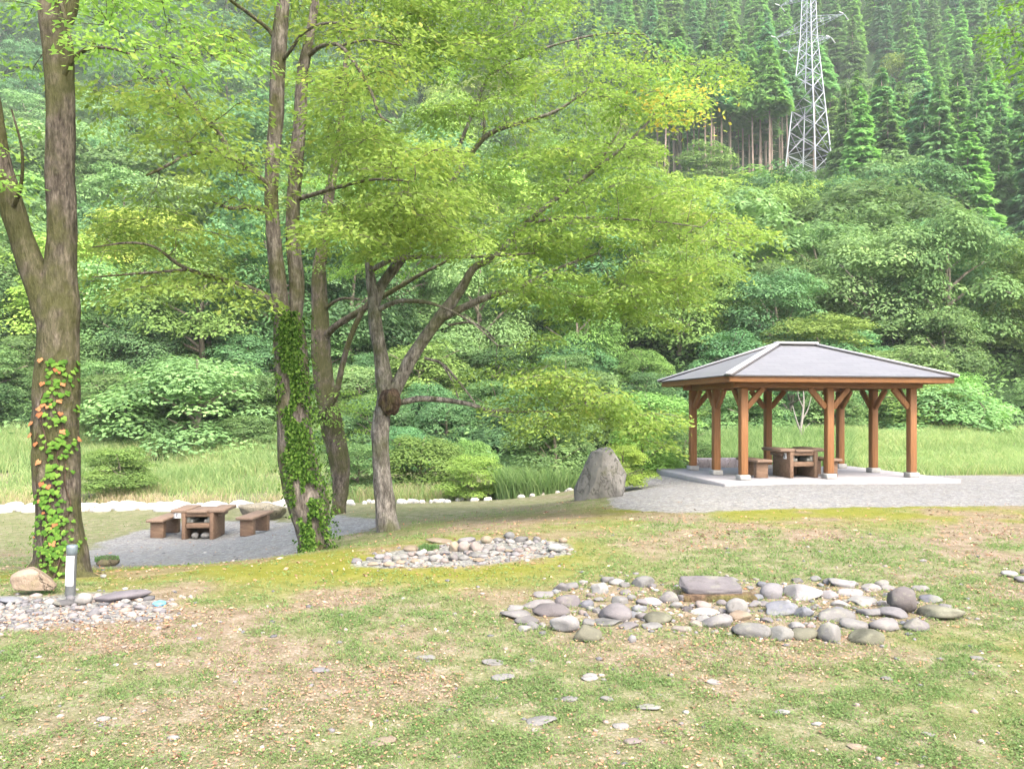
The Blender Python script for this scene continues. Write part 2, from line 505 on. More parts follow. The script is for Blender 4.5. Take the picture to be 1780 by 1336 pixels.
HD = [20, 24, 27, 32, 38, 45, 60, 80, 110, 135, 160, 200, 260, 330]
HZ = [-1.5, -1.5, -1.35, -.5, 1.0, 3.6, 9, 18, 30.5, 40.5, 59, 98, 162, 235]
def _hill(x, y):
    x = np.asarray(x, float); y = np.asarray(y, float)
    z = (np.interp(y-3, HD, HZ) + np.interp(y, HD, HZ) + np.interp(y+3, HD, HZ))/3
    z = z + 1.35*sstep(1, 9, x)*(1-sstep(28, 40, y))
    a = sstep(40, 110, y)
    z = z + a*(14*(fbm(x/55.+20, y/55.+7, seed=3, oct=3)-.5) + 4*(vnoise(x/14.+5, y/14.+2, seed=8)-.5))
    return z
def gz(x, y):
    x = np.asarray(x, float); y = np.asarray(y, float)
    t = sstep(21.5, 28, y)
    z = np.where(t < 1, _lawn(x, y), 0)*(1-t) + _hill(x, y)*t
    return z + .02*(fbm(x*1.3+50, y*1.3+50, seed=21, oct=3)-.5)*(1-sstep(20, 30, y))
def gz1(x, y):
    return float(gz(np.array([x]), np.array([y]))[0])
def on_ground(px, py, d0=3.0, d1=60.0):
    """where the photo's ray through (px,py) meets the ground"""
    ds = np.linspace(d0, d1, 1200)
    x = (px-CX)/FPX*ds; z = EYE-(py-HY)/FPX*ds
    g = gz(x, ds)
    k = np.argmax(z <= g)
    d = ds[k] if z[k] <= g[k] else d1
    return np.array([(px-CX)/FPX*d, d, gz1((px-CX)/FPX*d, d)])

def grid_mesh(name, xs, ys, zf, mat, masks=None):
    X, Y = np.meshgrid(xs, ys)
    Z = zf(X, Y)
    ny, nx = X.shape
    i = np.arange(ny-1)[:, None]; j = np.arange(nx-1)[None, :]
    F = np.stack([i*nx+j, i*nx+j+1, (i+1)*nx+j+1, (i+1)*nx+j], -1).reshape(-1, 4)
    mb = MB(); mb.add(np.stack([X, Y, Z], -1).reshape(-1, 3), F)
    me = mb.mesh(name, mat, smooth=True)
    for k, fn in (masks or {}).items():
        a = me.attributes.new(k, 'FLOAT', 'POINT')
        a.data.foreach_set("value", fn(X, Y).astype(np.float32).ravel())
    return me

# --- areas on the ground, as outlines in world metres
def ground_poly(pts):
    return [tuple(on_ground(a, b)[:2]) for a, b in pts]
GRAVEL_A = ground_poly([(125, 975), (150, 988), (210, 984), (330, 981), (430, 974), (505, 964), (530, 940), (600, 935), (680, 908), (600, 897), (480, 902), (330, 905), (225, 925), (160, 945)])
GRAVEL_B = ground_poly([(1058, 884), (1180, 893), (1400, 884), (1600, 879), (1800, 877), (1900, 866)]) + [(17, 17.6), (13.2, 19.2), (11, 22.2), (4.6, 22.4), (2.3, 19.8), (2.2, 16.5)]
LITTER_A = ground_poly([(700, 930), (880, 903), (1030, 885), (1060, 893), (930, 915), (800, 928)])
PEBBLE_A = ground_poly([(-200, 1040), (40, 1030), (250, 1022), (330, 1045), (320, 1075), (120, 1095), (-200, 1110)])
RING = ground_poly([(880, 1075), (960, 1020), (1120, 1005), (1330, 1010), (1560, 1020), (1660, 1070), (1560, 1110), (1380, 1115), (1150, 1095), (930, 1110)])
PILE = ground_poly([(600, 985), (690, 955), (850, 935), (990, 945), (990, 962), (860, 978), (700, 990)])

def soft_mask(poly, blur=.25, wob=.35, seed=1):
    def fn(X, Y):
        sx = X + wob*2*(fbm(X*.9+4, Y*.9+9, seed=seed)-.5); sy = Y + wob*2*(fbm(X*.9+40, Y*.9+19, seed=seed+9)-.5)
        r = 0
        offs = [(-1, 0), (1, 0), (0, -1), (0, 1), (0, 0), (.7, .7), (-.7, .7), (.7, -.7), (-.7, -.7)]
        for a, b in offs:
            r = r + in_poly(sx+a*blur, sy+b*blur, poly)
        return r/len(offs)
    return fn
_ga, _gb, _pa = soft_mask(GRAVEL_A, .35), soft_mask(GRAVEL_B, .25, .3, 2), soft_mask(PEBBLE_A, .25, .5, 3)
_la, _ri, _pi = soft_mask(LITTER_A, .35, .5, 4), soft_mask(RING, .2, .2, 5), soft_mask(PILE, .15, .2, 6)
def gravel_mask(X, Y): return np.clip(np.maximum(_ga(X, Y), _gb(X, Y)), 0, 1)
def pebble_mask(X, Y): return np.clip(np.maximum(_pa(X, Y)*.9, _pi(X, Y)), 0, 1)
def litter_mask(X, Y):
    a = np.maximum(_la(X, Y), _ri(X, Y)*.85)
    n = fbm(X*1.3+3, Y*1.3+1, seed=31, oct=5)
    band = sstep(.47, .66, n) * sstep(3.0, 4.6, Y) * (1-sstep(13.5, 16, Y)*sstep(2, -2, X))
    mid = .55*np.exp(-((Y-6.1)/1.2)**2)*sstep(1.5, -3, X) + .5*np.exp(-((Y-10.5)/2.2)**2)*sstep(1, 5, X)
    return np.clip(np.maximum(a, band*.75 + mid*sstep(.30, .6, n)), 0, 1)
def moss_mask(X, Y):
    n = fbm(X*.8+13, Y*.8+11, seed=41, oct=3)
    near = np.exp(-((Y-8.6)/1.6)**2)*sstep(2.0, -.5, X) + .9*np.exp(-((Y-12.3)/1.6)**2)*sstep(-4, 2, X) + .6*np.exp(-((X-3.4)/1.2)**2-((Y-5)/1.2)**2)
    return np.clip(near*sstep(.25, .55, n)*1.3, 0, 1)

def ground_mat():
    b = NB("park_ground")
    g = b.n("NewGeometry"); pos = g.outputs["Position"]
    n07 = b.noise(.8, 5, .6, pos); n6 = b.noise(5, 6, .65, pos); n40 = b.noise(45, 5, .7, pos); n150 = b.noise(140, 3, .7, pos)
    mixn = b.math('ADD', b.math('MULTIPLY', n6, .45), b.math('MULTIPLY', n40, .55))
    grass = b.ramp(mixn, [(.34, (.085, .11, .04)), (.46, (.16, .185, .075)), (.54, (.235, .235, .125)), (.66, (.38, .34, .26))])
    dry = b.ramp(mixn, [(.34, (.10, .085, .055)), (.47, (.20, .175, .115)), (.56, (.29, .255, .19)), (.66, (.42, .38, .33))])
    c = b.mix(b.ramp(b.math('ADD', b.math('MULTIPLY', n07, .6), b.math('MULTIPLY', n6, .4)), [(.40, (.1, .1, .1)), (.66, (.6, .6, .6))]).outputs[0], grass, dry)
    moss = b.ramp(mixn, [(.3, (.11, .12, .012)), (.5, (.205, .21, .025)), (.7, (.29, .26, .06))])
    c = b.mix(b.math('MULTIPLY', b.attr("moss"), .9), c, moss)
    lit = b.ramp(mixn, [(.34, (.11, .07, .05)), (.46, (.22, .155, .12)), (.56, (.32, .24, .20)), (.68, (.44, .37, .33))])
    lm = b.math('MULTIPLY', b.attr("litter"), b.ramp(n40, [(.3, (.35, .35, .35)), (.6, (1, 1, 1))]))
    c = b.mix(lm, c, lit)
    # gravel: small chips of slightly different greys
    vo = b.n("TexVoronoi", {"Vector": pos, "Scale": 42.0}); vo2 = b.n("TexVoronoi", {"Vector": pos, "Scale": 17.0})
    gr = b.ramp(b.n("SeparateColor", {0: vo.outputs["Color"]}).outputs[0], [(0, (.13, .125, .135)), (.5, (.27, .262, .28)), (.9, (.36, .35, .36)), (1, (.50, .49, .48))])
    gr2 = b.ramp(b.n("SeparateColor", {0: vo2.outputs["Color"]}).outputs[1], [(0, (.15, .145, .15)), (.6, (.29, .285, .30)), (1, (.46, .45, .44))])
    gr = b.mix(.45, gr, gr2)
    gr = b.mix(b.ramp(n6, [(.45, (0, 0, 0)), (.7, (.45, .45, .45))]).outputs[0], gr, (.26, .225, .18))
    gm = b.ramp(b.math('ADD', b.attr("gravel"), b.math('ADD', b.math('MULTIPLY', b.math('SUBTRACT', n40, .5), .9), b.math('MULTIPLY', b.math('SUBTRACT', n6, .5), 1.1))), [(.40, (0, 0, 0)), (.60, (1, 1, 1))])
    c = b.mix(gm.outputs[0], c, gr)
    pb = b.ramp(b.n("SeparateColor", {0: vo.outputs["Color"]}).outputs[2], [(0, (.12, .12, .135)), (.5, (.24, .24, .26)), (1, (.40, .385, .37))])
    c = b.mix(b.ramp(b.math('ADD', b.attr("pebble"), b.math('MULTIPLY', b.math('SUBTRACT', n40, .5), .8)), [(.40, (0, 0, 0)), (.65, (.9, .9, .9))]).outputs[0], c, pb)
    c = b.mix(1, c, (.66, .685, .66), 'MULTIPLY')
    h = b.math('ADD', b.math('MULTIPLY', n40, .7), b.math('MULTIPLY', n150, .3))
    return b.pbr(c, .95, h, .6, .03, spec=.12)
M_GROUND = ground_mat()
def hill_mat():
    b = NB("hill_soil")
    g = b.n("NewGeometry"); pos = g.outputs["Position"]
    n = b.noise(.35, 6, .65, pos); n2 = b.noise(3, 4, .6, pos)
    c = b.ramp(b.math('ADD', b.math('MULTIPLY', n, .6), b.math('MULTIPLY', n2, .4)), [(.35, (.012, .024, .009)), (.55, (.022, .045, .016)), (.7, (.036, .058, .024))])
    return b.pbr(c, 1.0, n2, .8, .3, spec=.05)
M_HILL = hill_mat()

xs = np.unique(np.concatenate([np.arange(-60, -13, 1.0), np.arange(-13, 13.01, .11), np.arange(13.2, 61, 1.0)]))
ys = np.unique(np.concatenate([np.arange(-30, 2, 1.0), np.arange(2, 24, .11), np.arange(24, 30.3, .5)]))
lawn = obj("ground", grid_mesh("ground", xs, ys, gz, M_GROUND, {"gravel": gravel_mask, "pebble": pebble_mask, "litter": litter_mask, "moss": moss_mask}))
tag(lawn, "park lawn with moss, bare gravel and dry leaf litter", "ground", kind="structure")
hill = obj("hills", grid_mesh("hills", np.arange(-262, 263, 3.5), np.concatenate([np.arange(29.6, 60, 1.5), np.arange(60, 331, 3.5)]), lambda X, Y: gz(X, Y)-.03*(Y < 31), M_HILL))
tag(hill, "steep forested hillside rising behind the park", "hill", kind="structure")

# ------------------------------------------------------------------ pavilion
PV_U, PV_V = np.array([.986, .167]), np.array([-.167, .986])
PV_RZ = math.atan2(.167, .986)
PV_L, PV_D = 4.19, 2.85
PV_O = np.array([5.18, 17.4])
PV_Z = .05
def pv_world(a, b, z=0.0):
    p = PV_O + PV_U*a + PV_V*b
    return (p[0], p[1], PV_Z + z)

def build_pavilion():
    root = empty("pavilion", pv_world(0, 0), PV_RZ, "open wooden picnic shelter with a grey hipped roof on eight brown posts", "pavilion")
    mb = MB(); box(mb, (PV_L/2, PV_D/2, -.10), (PV_L+1.5, PV_D+1.35, .20), bev=.02); obj("floor_slab", mb.mesh("floor_slab", M_SLAB), root)
    zb = 2.07
    spots = [(i*PV_L/2, j*PV_D/2) for j in range(3) for i in range(3) if (i, j) != (1, 1)]
    for (a, b) in spots:
        mb = MB(); box(mb, (0, 0, .06), (.25, .25, .12), bev=.015)
        obj("footing", mb.mesh("footing", M_CONC), root, (a, b, .001))
        mb = MB(); box(mb, (0, 0, (zb-.12)/2), (.168, .168, zb-.12), bev=.012)
        post = obj("post", mb.mesh("post", M_POST), root, (a, b, .121))
        dirs = []
        if b in (0, PV_D): dirs += [(s, 0) for s in (-1, 1) if 0 <= a+s*1 <= PV_L]
        if a in (0, PV_L): dirs += [(0, s) for s in (-1, 1) if 0 <= b+s*1 <= PV_D]
        for (dx, dy) in dirs:
            mb = MB(); beam(mb, (dx*.085, dy*.085, 1.50), (dx*.48, dy*.48, zb-.125), .085, .12, bev=.008)
            obj("brace", mb.mesh("brace", M_POST), post)
    # ring beams on the posts, cross beams above
    for b in (0, PV_D):
        mb = MB(); box(mb, (PV_L/2, b, zb+.075), (PV_L+.5, .13, .148), bev=.01); obj("beam", mb.mesh("beam", M_BEAM), root)
    for a in (0, PV_L/2, PV_L):
        mb = MB(); beam(mb, (a, .067, zb+.072), (a, PV_D-.067, zb+.072), .12, .14, bev=.01); obj("beam", mb.mesh("beam", M_BEAM), root)
    ov = .62; ax0, ax1, by0, by1 = -ov, PV_L+ov, -ov, PV_D+ov
    ze, zr, rl = 2.335, 3.17, .50
    cx, cy = PV_L/2, PV_D/2
    # fascia boards
    f = .035
    for (p, q) in (((ax0, by0+f/2), (ax1, by0+f/2)), ((ax0, by1-f/2), (ax1, by1-f/2)), ((ax0+f/2, by0+f), (ax0+f/2, by1-f)), ((ax1-f/2, by0+f), (ax1-f/2, by1-f))):
        mb = MB(); beam(mb, (*p, ze-.085), (*q, ze-.085), f, .15, bev=.006); obj("fascia", mb.mesh("fascia", M_BEAM), root)
    # roof: four planes over the eaves and a boarded soffit below
    e = .05
    A, B, C, D = (ax0-e, by0-e), (ax1+e, by0-e), (ax1+e, by1+e), (ax0-e, by1+e)
    R0, R1 = (cx-rl, cy), (cx+rl, cy)
    zl = ze - .012
    V = [(*A, zl), (*B, zl), (*C, zl), (*D, zl), (*R0, zr), (*R1, zr)]
    Vb = [(x, y, z-.028) for (x, y, z) in V[:4]] + [(*R0, zr-.06), (*R1, zr-.06)]
    F = [(0, 1, 5, 4), (1, 2, 5), (2, 3, 4, 5), (3, 0, 4)]
    Fb = [tuple(i+6 for i in f_[::-1]) for f_ in F] + [(i, i+6, (i+1) % 4+6, (i+1) % 4) for i in range(4)]
    me = bpy.data.meshes.new("roof"); me.from_pydata(V+Vb, [], F+Fb); me.materials.append(M_ROOF); me.materials.append(M_BEAM); me.materials.append(M_DARKTRIM)
    uv = me.uv_layers.new(name="UVMap")
    for p in me.polygons:
        p.material_index = 0 if p.index < 4 else (1 if p.index < 8 else 2)
        n = p.normal
        up = Vector((0, 0, 1)); s = up.cross(n); s = s.normalized() if s.length > 1e-4 else Vector((1, 0, 0)); t = n.cross(s)
        for li in p.loop_indices:
            co = me.vertices[me.loops[li].vertex_index].co
            uv.data[li].uv = (co.dot(s), co.dot(t))
    rf = obj("roof", me, root)
    for (p, q) in ((A, R0), (B, R1), (C, R1), (D, R0)):
        a3 = np.array([*p, zl+.03]); b3 = np.array([*q, zr+.03]); d = (b3-a3)/np.linalg.norm(b3-a3); a3 = a3 - d*.03
        mb = MB(); beam(mb, a3, b3, .14, .045, bev=.012); beam(mb, a3+d*.02+(0, 0, -.038), b3+(0, 0, -.038), .20, .025, m=1)
        obj("hip_cap", mb.mesh("hip_cap", [M_CAPTRIM, M_DARKTRIM]), rf)
    mb = MB(); beam(mb, (cx-rl-.06, cy, zr+.045), (cx+rl+.06, cy, zr+.045), .18, .055, bev=.014); beam(mb, (cx-rl, cy, zr+.006), (cx+rl, cy, zr+.006), .21, .02, m=1)
    obj("ridge_cap", mb.mesh("ridge_cap", [M_CAPTRIM, M_DARKTRIM]), rf)
    return root
build_pavilion()

# ------------------------------------------------------------------ barbecue tables and benches
def letter(mb, ch, o, h, y):
    """block letter from bars in the local x,z plane, front at -y"""
    wd = h*.62; t = h*.17; x0, z0 = o
    bars = {'E': [(0, 0, t, h), (0, 0, wd, t), (0, (h-t)/2, wd*.85, t), (0, h-t, wd, t)],
            'C': [(0, 0, t, h), (0, 0, wd, t), (0, h-t, wd, t), (wd-t, 0, t, h*.3), (wd-t, h*.7, t, h*.3)]}[ch]
    for k, (a, b, c, d) in enumerate(bars):
        box(mb, (x0+a+c/2, y - .0006*k, z0+b+d/2), (c, .003, d))

def build_table(name, loc, rz, label, plate_on, ch):
    t = empty(name, loc, rz, label, "barbecue table")
    W, Dp, H = .70, .82, .60
    for s in (-1, 1):
        mb = MB(); box(mb, (s*(W/2-.045), Dp/2, H/2), (.09, Dp, H), bev=.012); obj("side_panel", mb.mesh("side_panel", M_TABLE), t)
    mb = MB(); box(mb, (0, Dp-.04, H/2), (W-.184, .07, H-.01), bev=.01); obj("back_panel", mb.mesh("back_panel", M_TABLE), t)
    mb = MB(); box(mb, (0, .07, .315), (W-.184, .10, .11), bev=.012); obj("front_rail", mb.mesh("front_rail", M_TABLE), t)
    mb = MB(); box(mb, (0, .05, H-.045), (W-.184, .07, .085), bev=.012); obj("header", mb.mesh("header", M_TABLE), t)
    # hearth: concrete steps either side, black fire box behind
    mb = MB()
    for s in (-1, 1):
        box(mb, (s*.235, .30, .46), (.09, .44, .17), bev=.01); box(mb, (s*.155, .30, .41), (.068, .43, .07), bev=.008)
    box(mb, (0, .36, .345), (W-.19, .46, .03))
    obj("hearth", mb.mesh("hearth", M_HEARTH), t)
    mb = MB(); box(mb, (0, .56, .465), (.36, .02, .20)); 
    for k in range(9): tube(mb, [(-.16+k*.04, .14, .50), (-.16+k*.04, .53, .50)], [.006, .006], 5)
    obj("grill", mb.mesh("grill", M_IRON), t)
    mb = MB(); box(mb, (0, Dp/2-.01, H+.025), (W-.26, Dp+.05, .055), bev=.012); obj("centre_board", mb.mesh("centre_board", M_TABLETOP), t)
    for s in (-1, 1):
        mb = MB(); box(mb, (s*.405, Dp/2+.06, H+.04), (.36, Dp+.10, .075), bev=.015); box(mb, (s*(W/2+.05), Dp/2+.1, H-.055), (.09, .5, .10), bev=.01)
        obj("tabletop", mb.mesh("tabletop", M_TABLETOP), t)
    if plate_on == 'side':
        mb = MB(); box(mb, (0, 0, 0), (.13, .012, .14), bev=.003); pl = obj("number_plate", mb.mesh("number_plate", M_PLATE), t, (-W/2-.008, .22, H-.10)); pl.rotation_euler = (0, 0, RAD(-90))
    else:
        mb = MB(); box(mb, (0, 0, 0), (.16, .012, .13), bev=.003); pl = obj("number_plate", mb.mesh("number_plate", M_PLATE), t, (-W/2-.10, .045, H-.05))
    mb = MB(); letter(mb, ch, (-.024, -.038), .076, -.0085)
    if plate_on != 'side': box(mb, (-.066, -.008, 0), (.016, .003, .12))
    obj("lettering", mb.mesh("lettering", M_INK), pl)
    return t

def build_bench(loc, rz, label, Lb=1.2, group=None):
    t = empty("bench", loc, rz, label, "bench", group)
    mb = MB(); box(mb, (0, Lb/2, .395), (.38, Lb, .06), bev=.012); obj("seat", mb.mesh("seat", M_TABLETOP), t)
    for y in (.20, Lb-.20):
        mb = MB(); box(mb, (0, y, .182), (.29, .15, .364), bev=.01); obj("leg", mb.mesh("leg", M_TABLE), t)
    return t
g_l = on_ground(343, 938, 12)
build_table("barbecue_table", g_l - (0, 0, .01), RAD(3), "brown barbecue table on bare gravel by the large ivy trunk, stones in its firebox", 'front', 'E')
g = on_ground(268, 936, 12); build_bench(g - (0, 0, .01), RAD(1), "brown plank bench on gravel on the bollard side of the open-air barbecue table")
g = on_ground(424, 933, 12); build_bench(g - (0, 0, .01), RAD(-4), "brown plank bench on gravel between the open-air barbecue table and the ivy trunk")
def on_slab(px, py):
    d = (EYE-PV_Z)*FPX/(py-HY)
    return np.array([(px-CX)/FPX*d, d, PV_Z + .001])
build_table("barbecue_table", on_slab(1398, 830.5), PV_RZ, "brown barbecue table on the concrete floor under the pavilion roof", 'side', 'C')
build_bench(on_slab(1330, 831.5), PV_RZ, "plank bench under the pavilion on the boulder side of its table", 1.1)
build_bench(on_slab(1452, 829), PV_RZ, "plank bench under the pavilion partly hidden behind the middle front post", 1.1)

# ------------------------------------------------------------------ bollard and small things
bp = on_ground(122, 1037)
bol = empty("bollard", bp, 0, "short grey metal post with a white strip of writing beside the ivy tree", "bollard")
bol.rotation_euler = (0, RAD(2.5), RAD(-6))
mb = MB(); tube(mb, [(0, 0, -.05), (0, 0, .37), (0, 0, .375)], [.042, .042, .042], 20); obj("post", mb.mesh("post", M_GREYPOST, True), bol)
mb = MB(); tube(mb, [(0, 0, .376), (0, 0, .385), (0, 0, .445), (0, 0, .456), (0, 0, .46)], [.042, .047, .047, .042, .02], 20); obj("cap", mb.mesh("cap", M_CAP, True), bol)
mb = MB()
_a = np.linspace(-1.05, 1.05, 9) - math.pi/2
for i in range(8):
    q = [(.0445*math.cos(_a[i+k]), .0445*math.sin(_a[i+k]), z) for z, ks in ((.10, (0, 1)), (.365, (1, 0))) for k in ks]
    mb.add(q, [[0, 1, 2, 3]])
lb = obj("label_strip", mb.mesh("label_strip", M_PLATE, True), bol)
mb = MB(); r = rngs(5)
for row in range(9):
    z = .345 - row*.026
    for col in range(3):
        if r.random() < .2: continue
        an = -math.pi/2 + (-.28 + col*.28)
        box(mb, (.0452*math.cos(an), .0452*math.sin(an), z), (.0075, .0012, .011), rz=an+math.pi/2)
obj("lettering", mb.mesh("lettering", M_INK2), lb)

def place_rock(name, px, py, wpx, hpx, color, label, cat="stone", group=None, seed=0, depth=.8, sub=3, cuts=6, mat=None, rz=None, sink=.22, rough=.10, lo=.68, hi=.95, d0=3, sz=None):
    """a stone whose base centre shows at (px,py), wpx wide and hpx high in photo pixels"""
    g = on_ground(px, py, d0)
    s = g[1]/FPX
    W = wpx*s; D = W*depth
    g = g + np.array([g[0]/g[1], 1, 0])*D*.42
    g[2] = gz1(g[0], g[1])
    H = sz if sz else max(hpx*s - .16*D, hpx*s*.72)
    V, F = rock_verts(seed, sub, cuts, lo, hi, rough)
    Hf = H/(1-sink*.5)
    V = V*np.array([W/2, D/2, Hf/2])
    mb = MB(); mb.add(V, F)
    o = obj(name, mb.mesh(name, mat or M_ROCK, True), None, (g[0], g[1], g[2] + Hf*(.5-sink*.5)), color)
    r = rngs(seed+77)
    o.rotation_euler = (r.uniform(-.1, .1), r.uniform(-.1, .1), r.uniform(-.35, .35) if rz is None else rz)
    return tag(o, label, cat, group)

LAV, GRY, PAL, WHT, PUR, TAN, BLU, MOS, DRK, PNK = (.36, .35, .375), (.31, .31, .315), (.42, .415, .41), (.52, .515, .52), (.275, .262, .275), (.46, .38, .29), (.31, .33, .38), (.25, .25, .19), (.16, .155, .16), (.43, .37, .355)
CNAME = {LAV: "lavender grey", GRY: "grey", PAL: "pale grey", WHT: "whitish", PUR: "purple grey", TAN: "tan", BLU: "blue grey", MOS: "mossy green grey", DRK: "dark grey", PNK: "pinkish"}

# the wide ring of stones: (x,y centre, w, h) read from two enlarged crops of the photo
def crop(lst, ox, oy, sc):
    return [(ox+x/sc, oy+(y+h*.5)/sc, w/sc, h/sc, c) for (x, y, w, h, c) in lst]
ring = crop([(455, 150, 100, 75, LAV), (700, 155, 110, 100, WHT), (820, 120, 100, 50, PAL), (990, 115, 150, 90, GRY), (340, 215, 140, 40, LAV), (300, 270, 200, 70, PAL), (500, 240, 180, 110, PUR),
             (145, 300, 100, 50, PAL), (150, 340, 190, 70, GRY), (220, 380, 160, 60, PUR), (200, 430, 90, 50, WHT), (375, 310, 230, 90, PUR), (620, 470, 170, 130, MOS), (616, 265, 90, 60, BLU),
             (790, 320, 220, 150, PUR), (840, 245, 100, 60, PAL), (770, 395, 190, 50, GRY), (1060, 250, 110, 60, WHT), (1165, 220, 130, 90, LAV), (970, 290, 90, 60, BLU), (1100, 365, 180, 80, MOS),
             (1300, 305, 80, 50, PUR), (1390, 280, 110, 60, PNK), (1410, 330, 170, 50, WHT), (1500, 390, 210, 110, GRY), (1710, 440, 170, 100, GRY), (1640, 350, 140, 80, TAN),
             (900, 420, 120, 50, PUR), (1060, 420, 120, 40, PAL), (930, 500, 60, 60, LAV), (700, 240, 60, 35, PAL), (880, 190, 70, 50, PUR), (920, 225, 60, 45, GRY), (640, 300, 50, 40, PAL), (1250, 440, 130, 40, PNK)], 860, 980, 3.87)
ring += crop([(220, 165, 130, 110, LAV), (420, 170, 200, 110, WHT), (560, 190, 110, 60, WHT), (270, 280, 210, 90, BLU), (410, 300, 110, 80, BLU), (660, 120, 150, 70, LAV), (700, 178, 150, 60, WHT),
              (840, 140, 110, 50, PAL), (770, 240, 180, 50, PAL), (640, 250, 90, 50, WHT), (840, 300, 140, 60, LAV), (970, 305, 160, 80, LAV), (610, 325, 200, 90, GRY), (910, 375, 180, 100, PAL),
              (1100, 375, 160, 90, PUR), (1200, 215, 110, 60, BLU), (1280, 310, 250, 90, MOS), (720, 370, 160, 80, PAL), (800, 450, 200, 110, MOS), (580, 430, 130, 130, PAL), (280, 430, 150, 100, PAL),
              (420, 430, 140, 90, MOS), (370, 380, 90, 50, WHT), (90, 420, 200, 110, GRY), (580, 110, 80, 40, PUR), (940, 140, 80, 50, PAL), (1140, 150, 90, 50, PAL), (480, 90, 80, 40, PAL)], 1280, 980, 3.56)
for i, (x, y, w_, h_, c) in enumerate(ring):
    big = "large" if w_ > 45 else ("small" if w_ < 27 else "medium")
    jit = rngs(900+i).uniform(.85, 1.1) * rngs(901+i).uniform(.98, 1.02, 3)
    place_rock("stone", x, y, w_*1.24, h_*.98, tuple(np.array(c)*jit), f"{big} {CNAME[c]} cobble lying in the broad stone ring on the lawn", "stone",
               f"{big} {CNAME[c]} cobbles of the broad ring", 100+i, cuts=7 + 5*(i % 3 == 0), lo=.5, hi=.9, rough=.16, depth=.85, sink=.72)
rf_ = rngs(950)
big_xy = [(x, y, w_) for (x, y, w_, h_, c) in ring]
k_ = 0
while k_ < 60:
    x, y = rf_.uniform(885, 1660), rf_.uniform(1012, 1112)
    gp = on_ground(x, y)
    if not in_poly(gp[:1], gp[1:2], RING)[0] or any(abs(x-a) < w_*.45 and abs(y-b) < 9 for a, b, w_ in big_xy): continue
    c = [LAV, GRY, PAL, PUR, PNK, WHT, BLU, GRY][int(rf_.integers(8))]; w0 = rf_.uniform(14, 27); big_xy.append((x, y, w0))
    place_rock("stone", x, y, w0, w0*.55, tuple(np.array(c)*rf_.uniform(.85, 1.05)), f"little {CNAME[c]} stone wedged between the cobbles of the broad ring", "stone", f"little {CNAME[c]} stones of the broad ring", 960+k_, cuts=8, lo=.5, hi=.9, rough=.16, sink=.6, sub=3)
    k_ += 1
place_rock("stone", *crop([(1628, 290, 150, 130, PAL)], 860, 980, 3.87)[0][:4], PAL, "pale egg shaped stone standing upright in front of the flat slab", "stone", seed=301, cuts=3, sink=.2)
place_rock("stone", *crop([(470, 400, 210, 130, GRY)], 860, 980, 3.87)[0][:4], (.46, .46, .47), "white topped angular boulder at the lower corner of the broad stone ring", "stone", seed=302, cuts=9, sink=.2)
place_rock("stone", *crop([(1025, 225, 200, 180, PUR)], 1280, 980, 3.56)[0][:4], (.25, .23, .235), "darkest and tallest boulder in the broad stone ring", "stone", seed=303, cuts=7, sink=.2)
# flat slab resting on a brown timber edge
g = on_ground(1250, 1047)
mb = MB(); V, F = ICO[5]; q = V/np.abs(V).max(1, keepdims=True)
q = V*.35 + q*.65; q = q*(1+.10*(fbm(V[:, 0]*2+9, V[:, 1]*2+9, V[:, 2]*2+9, 304, 4)-.5))[:, None]
mb.add(q*np.array([.27, .17, .04]), F)
o = obj("stone_slab", mb.mesh("stone_slab", M_ROCK, True), None, (g[0]-.02, g[1]+.22, gz1(g[0], g[1])+.085), (.25, .235, .255)); o.rotation_euler = (.16, .02, .05)
tag(o, "flat purple grey slab lying on the brown timber edge of the stone ring", "stone")
g = on_ground(1252, 1047)
mb = MB(); box(mb, (0, 0, .02), (.64, .18, .08), bev=.025); e_ = obj("timber_edging", mb.mesh("timber_edging", bark_mat("old_mossy_timber", (.05, .035, .025), (.17, .115, .075), (.09, .09, .03), .12)), None, (g[0], g[1]+.07, g[2]-.01)); tag(e_, "brown mossy timber edging under the flat slab of the stone ring", "timber")
# stones by the margin of the picture
place_rock("stone", 1755, 1004, 29, 15, WHT, "whitish oval stone alone on the leafy lawn beyond the ring", "stone", seed=311)
place_rock("stone", 1777, 1014, 26, 14, LAV, "lavender stone touching the picture edge beside the whitish oval stone", "stone", seed=312)
place_rock("stone", 1779, 999, 12, 12, DRK, "small dark stone behind the lavender one at the picture edge", "stone", seed=313)

